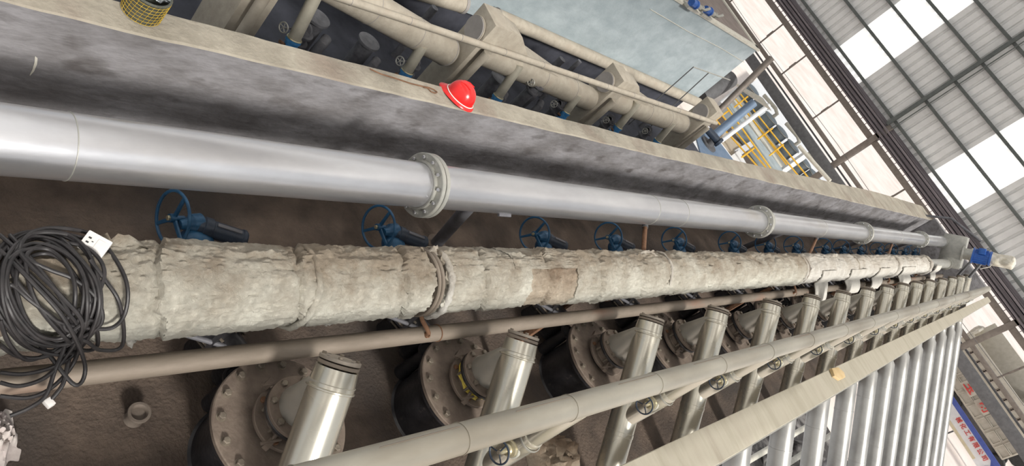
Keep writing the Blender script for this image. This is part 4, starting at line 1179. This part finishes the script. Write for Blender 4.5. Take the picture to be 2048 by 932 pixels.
# slanting posts and shelf beyond the tank
def rod(pa, pb, Ya, Yb, r_, m, name, label, cat, n=12):
    A = P(*pa, Y=Ya); B = P(*pb, Y=Yb)
    return tag(MB().cyl((0, 0, 0), B - A, r_, n=n).build(name, m, loc=A), label, cat)
rod((1543, 116), (1428, 232), 28.5, 27.5, .14, 'steel_brown', 'slanting_post', 'long dark slanting post beyond the tank corner', 'post')
rod((1460, 158), (1400, 195), 28.5, 26.9, .38, 'steel_grey', 'wide_pipe', 'wide dark grey pipe at the lower corner of the tank', 'pipe', 24)
rod((1508, 205), (1432, 268), 34, 33, .22, 'vat_blue', 'slate_pipe', 'slate blue pipe slanting across the yellow rails', 'pipe', 24)
rod((1538, 210), (1442, 282), 36, 34, .12, 'white_paint', 'white_pipe', 'long white pipe slanting across the yellow rails', 'pipe', 16)
rod((1475, 180), (1440, 208), 34, 33, .14, 'white_paint', 'white_pipe', 'short white pipe above the dark basins', 'pipe', 16)
rod((1610, 310), (1566, 341), 44, 44, .22, 'white_paint', 'white_beam', 'thick white beam near the round drums', 'beam', 4)
rod((1598, 292), (1660, 362), 43, 43, .12, 'tank_rim', 'cream_pipe', 'cream pipe running past the last round drums', 'pipe', 12)
A = [P(1470, 165, Y=33), P(1484, 178, Y=33), P(1540, 216, Y=33), P(1526, 196, Y=33)]
sh = MB().add([v_ - A[0] for v_ in A] + [v_ - A[0] + V((0, .5, -.12)) for v_ in A], [(0, 1, 2, 3), (4, 5, 6, 7), (0, 1, 5, 4), (1, 2, 6, 5), (2, 3, 7, 6), (3, 0, 4, 7)]).build('catwalk', 'tank_rim', loc=A[0])
tag(sh, 'narrow cream catwalk board beyond the tank corner', 'catwalk')

# blue vat, basins
VZ = CAMH - 10
def slab(name, pxs, ztop, h, m, label, cat, dz=0):
    c0 = P(*pxs[0], Z=ztop); q = [P(a, b, Z=ztop) - c0 for a, b in pxs]; n = len(q)
    return tag(MB().add([(v_.x, v_.y, 0) for v_ in q] + [(v_.x, v_.y, -h) for v_ in q], [tuple(range(n)), tuple(range(n, 2 * n))] + [(k, (k + 1) % n, n + (k + 1) % n, n + k) for k in range(n)]).build(name, m, loc=c0), label, cat)
vat = slab('vat', [(1376, 282), (1414, 247), (1470, 322), (1425, 335)], VZ + .9, 1.6, 'white_paint', 'white walled vat beside the parapet end', 'vat')
def under(o, parent):
    for k in ('label', 'category'):
        if k in o: del o[k]
    o.parent = parent; o.matrix_parent_inverse = Matrix.Translation(-parent.location); return o
lid = slab('lid', [(1392, 270), (1414, 251), (1467, 320), (1440, 334), (1408, 330)], VZ + .96, .06, 'vat_blue', 'x', 'x'); under(lid, vat)
C = P(1421, 286, Z=VZ + 1.1)
mx = empty('mixer', (C.x, C.y, VZ + .96), 'dark mixer motor on the blue vat lid', 'motor')
MB().lathe((0, 0, 0), (0, 0, 1), [(0, 0), (0, .45), (.08, .45), (.08, .2), (.3, .2), (.3, 0)], 24).build('mount', 'steel_grey', mx)
MB().lathe((-.5, -.3, .45), (1, .6, 0), [(0, 0), (0, .18), (.7, .18), (.72, .24), (.85, .24), (.85, 0)], 20).build('motor', 'blue_dark', mx)
bs = empty('basin', P(1450, 262, Z=VZ), 'dark brown settling basins behind the near yellow railing', 'basin')
for args in (('basin_floor', [(1420, 262), (1455, 208), (1540, 318), (1480, 350)], VZ - .3, .5, 'basin_dark'),
             ('deck', [(1438, 278), (1452, 262), (1492, 298), (1474, 318)], VZ + .1, .4, 'basin_beige'),
             ('cross_wall', [(1470, 300), (1505, 280), (1512, 288), (1480, 312)], VZ + .2, .5, 'yard'),
             ('end_block', [(1462, 312), (1478, 300), (1500, 340), (1478, 336)], VZ + .25, .5, 'white_paint'),
             ('long_wall', [(1451, 204), (1459, 200), (1566, 340), (1556, 348)], VZ + .35, 1.0, 'tank')):
    under(slab(*args, 'x', 'x'), bs)
slab('walkway_strip', [(1463, 194), (1474, 188), (1598, 352), (1572, 352)], VZ + .1, .4, 'tank_rim', 'cream walkway strip behind the basin wall', 'walkway')
slab('drum_deck', [(1480, 184), (1525, 150), (1690, 372), (1612, 366)], VZ - .1, .4, 'white_paint', 'pale deck carrying the round drums', 'deck')
# yellow rails
def rail(name, lines, posts, Yr, label):
    A0 = P(*lines[0][0], Y=Yr); r = empty(name, A0, label, 'railing')
    for a, b in lines: MB().cyl(P(*a, Y=Yr) - A0, P(*b, Y=Yr) - A0, .045, n=8).build('rail_bar', 'yellow', r)
    for a, b in posts: MB().cyl(P(*a, Y=Yr) - A0, P(*b, Y=Yr) - A0, .055, n=8).build('post', 'yellow', r)
c5 = lambda x, y: (1380 + x * .2146, 160 + y * .2146)
rail('yellow_railing', [(c5(240, 370), c5(650, 830)), (c5(290, 320), c5(720, 830)), (c5(330, 235), c5(770, 850))],
     [(c5(240, 370), c5(362, 285)), (c5(395, 480), c5(470, 425)), (c5(480, 722), c5(602, 632)), (c5(285, 560), c5(480, 430))], 36.5, 'near yellow railing over the dark basins')
rail('yellow_railing', [(c5(415, 165), c5(1040, 930)), (c5(460, 118), c5(1115, 925)), (c5(530, 300), c5(900, 790))],
     [(c5(412, 255), c5(540, 152)), (c5(630, 552), c5(772, 448)), (c5(738, 706), c5(872, 600)), (c5(520, 390), c5(650, 290))], 41, 'far yellow railing before the round drums')
# round drums
for i, (x_, y_) in enumerate([(1508, 178), (1527, 205), (1544, 235), (1566, 262), (1588, 291), (1612, 323), (1632, 350)]):
    C = P(x_, y_, Z=VZ + .9)
    d_ = empty('round_drum', (C.x, C.y, VZ - .1), 'grey round topped drum, %s from the top of the picture' % ORD(i), 'tank', 'round drums in the yard')
    hh = 1.0
    MB().lathe((0, 0, 0), (0, 0, 1), [(0, .53), (hh - .1, .53), (hh - .05, .57), (hh, .54), (hh + .06, .3), (hh + .07, 0)], 32).build('drum_body', 'round_tank', d_)
    MB().ring((0, 0, hh - .05), (0, 0, 1), .57, .03, 32, 6).build('rim', 'silver_dull', d_)
    if i in (2, 4, 6):
        MB().tube([(0, 0, hh), (0, 0, hh + .4), (-.3, -.2, hh + .55), (-1.3, -.9, hh + .55)], .13, 14).build('vent_pipe', 'tank_rim', d_)

# ------------------------------------------------------------------ right side beyond: trucks, banner, clutter
YT = 50.0
c4 = lambda x, y: (1860 + x * .3133, 640 + y * .3133)
def PT(x, y): return P(*c4(x, y), Y=YT)
def text(body, size, loc, m, name, parent, bold=.0):
    cu = bpy.data.curves.new(name, 'FONT'); cu.body = body; cu.size = size; cu.extrude = .012; cu.offset = bold
    cu.align_x = 'CENTER'; cu.align_y = 'CENTER'; cu.space_character = 1.12
    o = bpy.data.objects.new(name, cu); COL.objects.link(o)
    dg = bpy.context.evaluated_depsgraph_get(); me_ = bpy.data.meshes.new_from_object(o.evaluated_get(dg))
    bpy.data.objects.remove(o); bpy.data.curves.remove(cu)
    o = bpy.data.objects.new(name, me_); COL.objects.link(o); o.data.materials.clear(); o.data.materials.append(M[m])
    o.rotation_euler = (math.radians(90), 0, 0); o.location = loc
    if parent: o.parent = parent
    return o
pa = PT(175, 270); pb = PT(600, 820); pc = PT(440, 870)
x0, x1, zt, zb = pa.x - 1.0, pb.x + .2, (pa.z + pb.z) / 2, pc.z
tr = empty('dump_truck', ((x0 + x1) / 2, YT, GZ), 'beige dump truck side panel with red lettering, seen past the last sloping duct', 'truck')
def tr_add(mb, name, m, **k): return mb.build(name, m, tr, loc=-V(((x0 + x1) / 2, YT, GZ)), **k)
tr_add(MB().box(((x0 + x1) / 2, YT + 1.2, (zt + zb) / 2), (x1 - x0, 2.4, zt - zb)), 'bed', 'truck', bevel=.03)
tr_add(MB().box(((x0 + x1) / 2, YT - .08, zt + .05), (x1 - x0 + .3, .16, .12)), 'top_rail', 'silver', bevel=.02)
npan = 8; wd = (x1 - x0) / npan
for k in range(npan):
    for row in range(2):
        z_ = zb + (zt - zb) * (.27 if row == 0 else .72)
        xx = x0 + (k + .5) * wd
        f = MB()
        for (dx, dz, sx_, sz_) in ((0, .27, wd * .8, .05), (0, -.27, wd * .8, .05), (-wd * .4, 0, .05, .56), (wd * .4, 0, .05, .56)):
            f.box((xx + dx, YT - .03, z_ + dz * (zt - zb) * .72), (sx_, .07, sz_ * (zt - zb) * .7 if sz_ > .1 else sz_))
        tr_add(f, 'panel_frame', 'tank_rim' if False else 'truck', bevel=.008)
for (px_, ch) in (((265, 430), '宝'), ((352, 545), '创')):
    q = PT(*px_)
    tr_add(MB().box((q.x, YT - .06, q.z), (.95, .08, .78)), 'letter_plate', 'truck', bevel=.01)
    t_ = text(ch, .80, V((q.x, YT - .14, q.z)) - V(((x0 + x1) / 2, YT, GZ)), 'red_ink', 'lettering', tr, .004)
tr_add(MB().box(((x0 + x1) / 2, YT + 1.2, zb - .25), (x1 - x0, 1.2, .4)), 'chassis', 'steel_grey')
for k in (1.5, 3.0, 7.2, 8.7):
    for yy in (YT + .2, YT + 2.2):
        tr_add(MB().lathe((x0 + k * .95, yy - .2, GZ + .55), (0, 1, 0), [(0, 0), (0, .5), (.05, .55), (.35, .55), (.4, .5), (.4, 0)], 24), 'wheel', 'tyre')
# second truck body behind
Y2 = 57.0
def PT2(x, y): return P(*c4(x, y), Y=Y2)
qa = PT2(240, 170); qb = PT2(600, 640)
x0b, x1b = qa.x - .6, qb.x + 1.2; zt2 = (qa.z + qb.z) / 2 + .65; zb2 = zt2 - 1.3
t2 = empty('dump_truck', ((x0b + x1b) / 2, Y2, GZ), 'second open dump truck body behind, with oval side recesses', 'truck')
def t2_add(mb, name, m, **k): return mb.build(name, m, t2, loc=-V(((x0b + x1b) / 2, Y2, GZ)), **k)
xm = (x0b + x1b) / 2
t2_add(MB().box((xm, Y2 + .06, (zt2 + zb2) / 2), (x1b - x0b, .12, zt2 - zb2)), 'side_wall', 'truck', bevel=.02)
t2_add(MB().box((xm, Y2 + 2.5, (zt2 + zb2) / 2 + .6), (x1b - x0b, .12, zt2 - zb2 + 1.2)), 'side_wall', 'truck', bevel=.02)
t2_add(MB().box((xm, Y2 + 1.3, zb2 + .1), (x1b - x0b, 2.4, .12)), 'bed_floor', 'truck_dark')
for x_ in (x0b, x0b + 5.2, x1b): t2_add(MB().box((x_, Y2 + 1.3, (zt2 + zb2) / 2 + .2), (.15, 2.4, zt2 - zb2 + .4)), 'rib_wall', 'truck', bevel=.02)
for k in range(9):
    xx = x0b + .7 + k * (x1b - x0b - 1) / 9
    f = MB().lathe((xx, Y2, (zt2 + zb2) / 2 - .1), (0, -1, 0), [(0, .28), (.04, .26), (.04, .20), (.0, .18)], 8)
    f.v = [((v_[0] - xx) * 1.7 + xx, v_[1], v_[2]) for v_ in f.v]
    t2_add(f, 'recess', 'truck_dark', smooth=False)
t2_add(MB().box((xm, Y2 + 1.2, zb2 - .5), (x1b - x0b, 1.4, .8)), 'chassis', 'steel_grey')
for k in (1.0, 2.4, 6.8, 8.2): t2_add(MB().lathe((x0b + k, Y2 + .1, GZ + .55), (0, 1, 0), [(0, 0), (0, .55), (.4, .55), (.4, 0)], 24), 'wheel', 'tyre')
# hood / raised tailgate shape
q = [P(*c4(*p_), Y=61.0) for p_ in [(320, 205), (460, 150), (600, 330), (600, 560), (450, 400)]]
hd = MB().add([v_ - q[0] for v_ in q] + [v_ - q[0] + V((0, 1.6, .1)) for v_ in q], [tuple(range(5)), tuple(range(5, 10))] + [(k, (k + 1) % 5, 5 + (k + 1) % 5, 5 + k) for k in range(5)]).build('loader_body', 'truck', loc=q[0], bevel=.05)
tag(hd, 'beige angular loader body rising behind the second truck', 'vehicle body')
# hook-shaped concrete frame
q = [P(*c4(*p_), Y=62.0) for p_ in [(235, 110), (315, 50), (372, 95), (345, 140), (300, 125)]]
tag(MB().tube([v_ - q[0] for v_ in smooth_path(q, 4)], .18, 8).build('loop_handle', 'truck', loc=q[0]), 'beige steel loop standing up beyond the last ducts', 'steel loop')
# banner on a board
YB = 46.3
def PB(x, y): return P(*c4(x, y), Y=YB)
z0_, z1_ = PB(170, 740).z, PB(190, 580).z; xa, xb = PB(170, 640).x - 2.5, PB(430, 930).x + .6
bn = empty('banner', ((xa + xb) / 2, YB, GZ), 'blue and white banner with red characters standing before the truck', 'banner')
bb = -V(((xa + xb) / 2, YB, GZ))
MB().box(((xa + xb) / 2, YB + .03, (z0_ + z1_) / 2), (xb - xa, .05, z1_ - z0_)).build('board', 'ban_white', bn, loc=bb)
MB().box(((xa + xb) / 2, YB, z1_ + .02), (xb - xa, .06, .26)).build('blue_band', 'ban_blue', bn, loc=bb)
v5 = [(xb - 1.1, z1_), (xb, z1_), (xb, z0_ - .5), (xb - .35, z0_ - .5), (xb - .8, z0_ + .35), (xb - .7, z0_ + .6)]
n = len(v5); MB().add([(x, YB - .012, z) for x, z in v5] + [(x, YB + .03, z) for x, z in v5], [tuple(range(n)), tuple(range(n, 2 * n))] + [(k, (k + 1) % n, n + (k + 1) % n, n + k) for k in range(n)]).build('blue_corner', 'ban_blue', bn, loc=bb)
MB().box(((xa + xb) / 2 - .5, YB - .005, z0_ + .1), (xb - xa - 1.6, .04, .16)).build('tan_stripe', 'ban_tan', bn, loc=bb)
a_ = PB(180, 640); b_ = PB(350, 880); nchar = 7
step = (b_.x - a_.x) / 6
for k, ch in enumerate('械化工有限公司'):
    text(ch, .31, V((a_.x + step * k, YB - .03, (a_.z + b_.z) / 2)) + bb, 'red_ink', 'lettering', bn, .003)
for x in (xa + .1, (xa + xb) / 2, xb - .1): MB().box((x, YB + .12, (z1_ + GZ) / 2), (.08, .08, z1_ - GZ)).build('post', 'steel_grey', bn, loc=bb)

# dark machinery parts stored on the lower deck beside the walkway
for i in range(5):
    z_ = -3.2 - .35 * (i % 3); x_ = .75 + .5 * i
    t_ = empty('service_pipe', (x_, -1, -4.2), ['slim pale service pipe below the tray, closest to the walkway', 'second pale service pipe below the sloping ducts', 'third dark service pipe under the sloping ducts', 'fourth service pipe under the sloping ducts', 'outermost service pipe under the sloping ducts'][i], 'pipe', 'service pipes below the ducts')
    MB().cyl((0, 0, 0), (0, 22, 0), .07, n=16).build('pipe_body', ('tank_rim', 'silver_dull', 'steel_grey', 'yard', 'steel_brown')[i], t_)
for i in range(17):
    y_ = 5.5 + i * .9; x_ = .9 + 1.6 * random.random()
    L = 'dark scrap fitting on the deck below the ducts, %s of the row' % ORD(i)
    s_ = empty('scrap_fitting', (x_, y_, -5.0), L, 'scrap', 'scrap fittings on the lower deck')
    MB().lathe((0, 0, .12), (random.random() - .5, random.random(), random.random() * .5), [(-.25, 0), (-.25, .16), (-.2, .16), (-.2, .09), (.2, .09), (.2, .16), (.25, .16), (.25, 0)], 16).build('body', 'clutter', s_)
    MB().box((.2, .1, .05), (.5, .06, .06), Matrix.Rotation(random.random() * 3, 3, 'Z')).build('bar', 'silver_dull', s_)
struct(MB().box((2.2, 10.3, -5.1), (4.1, 26, .2)).build('trim_2', 'clutter'))
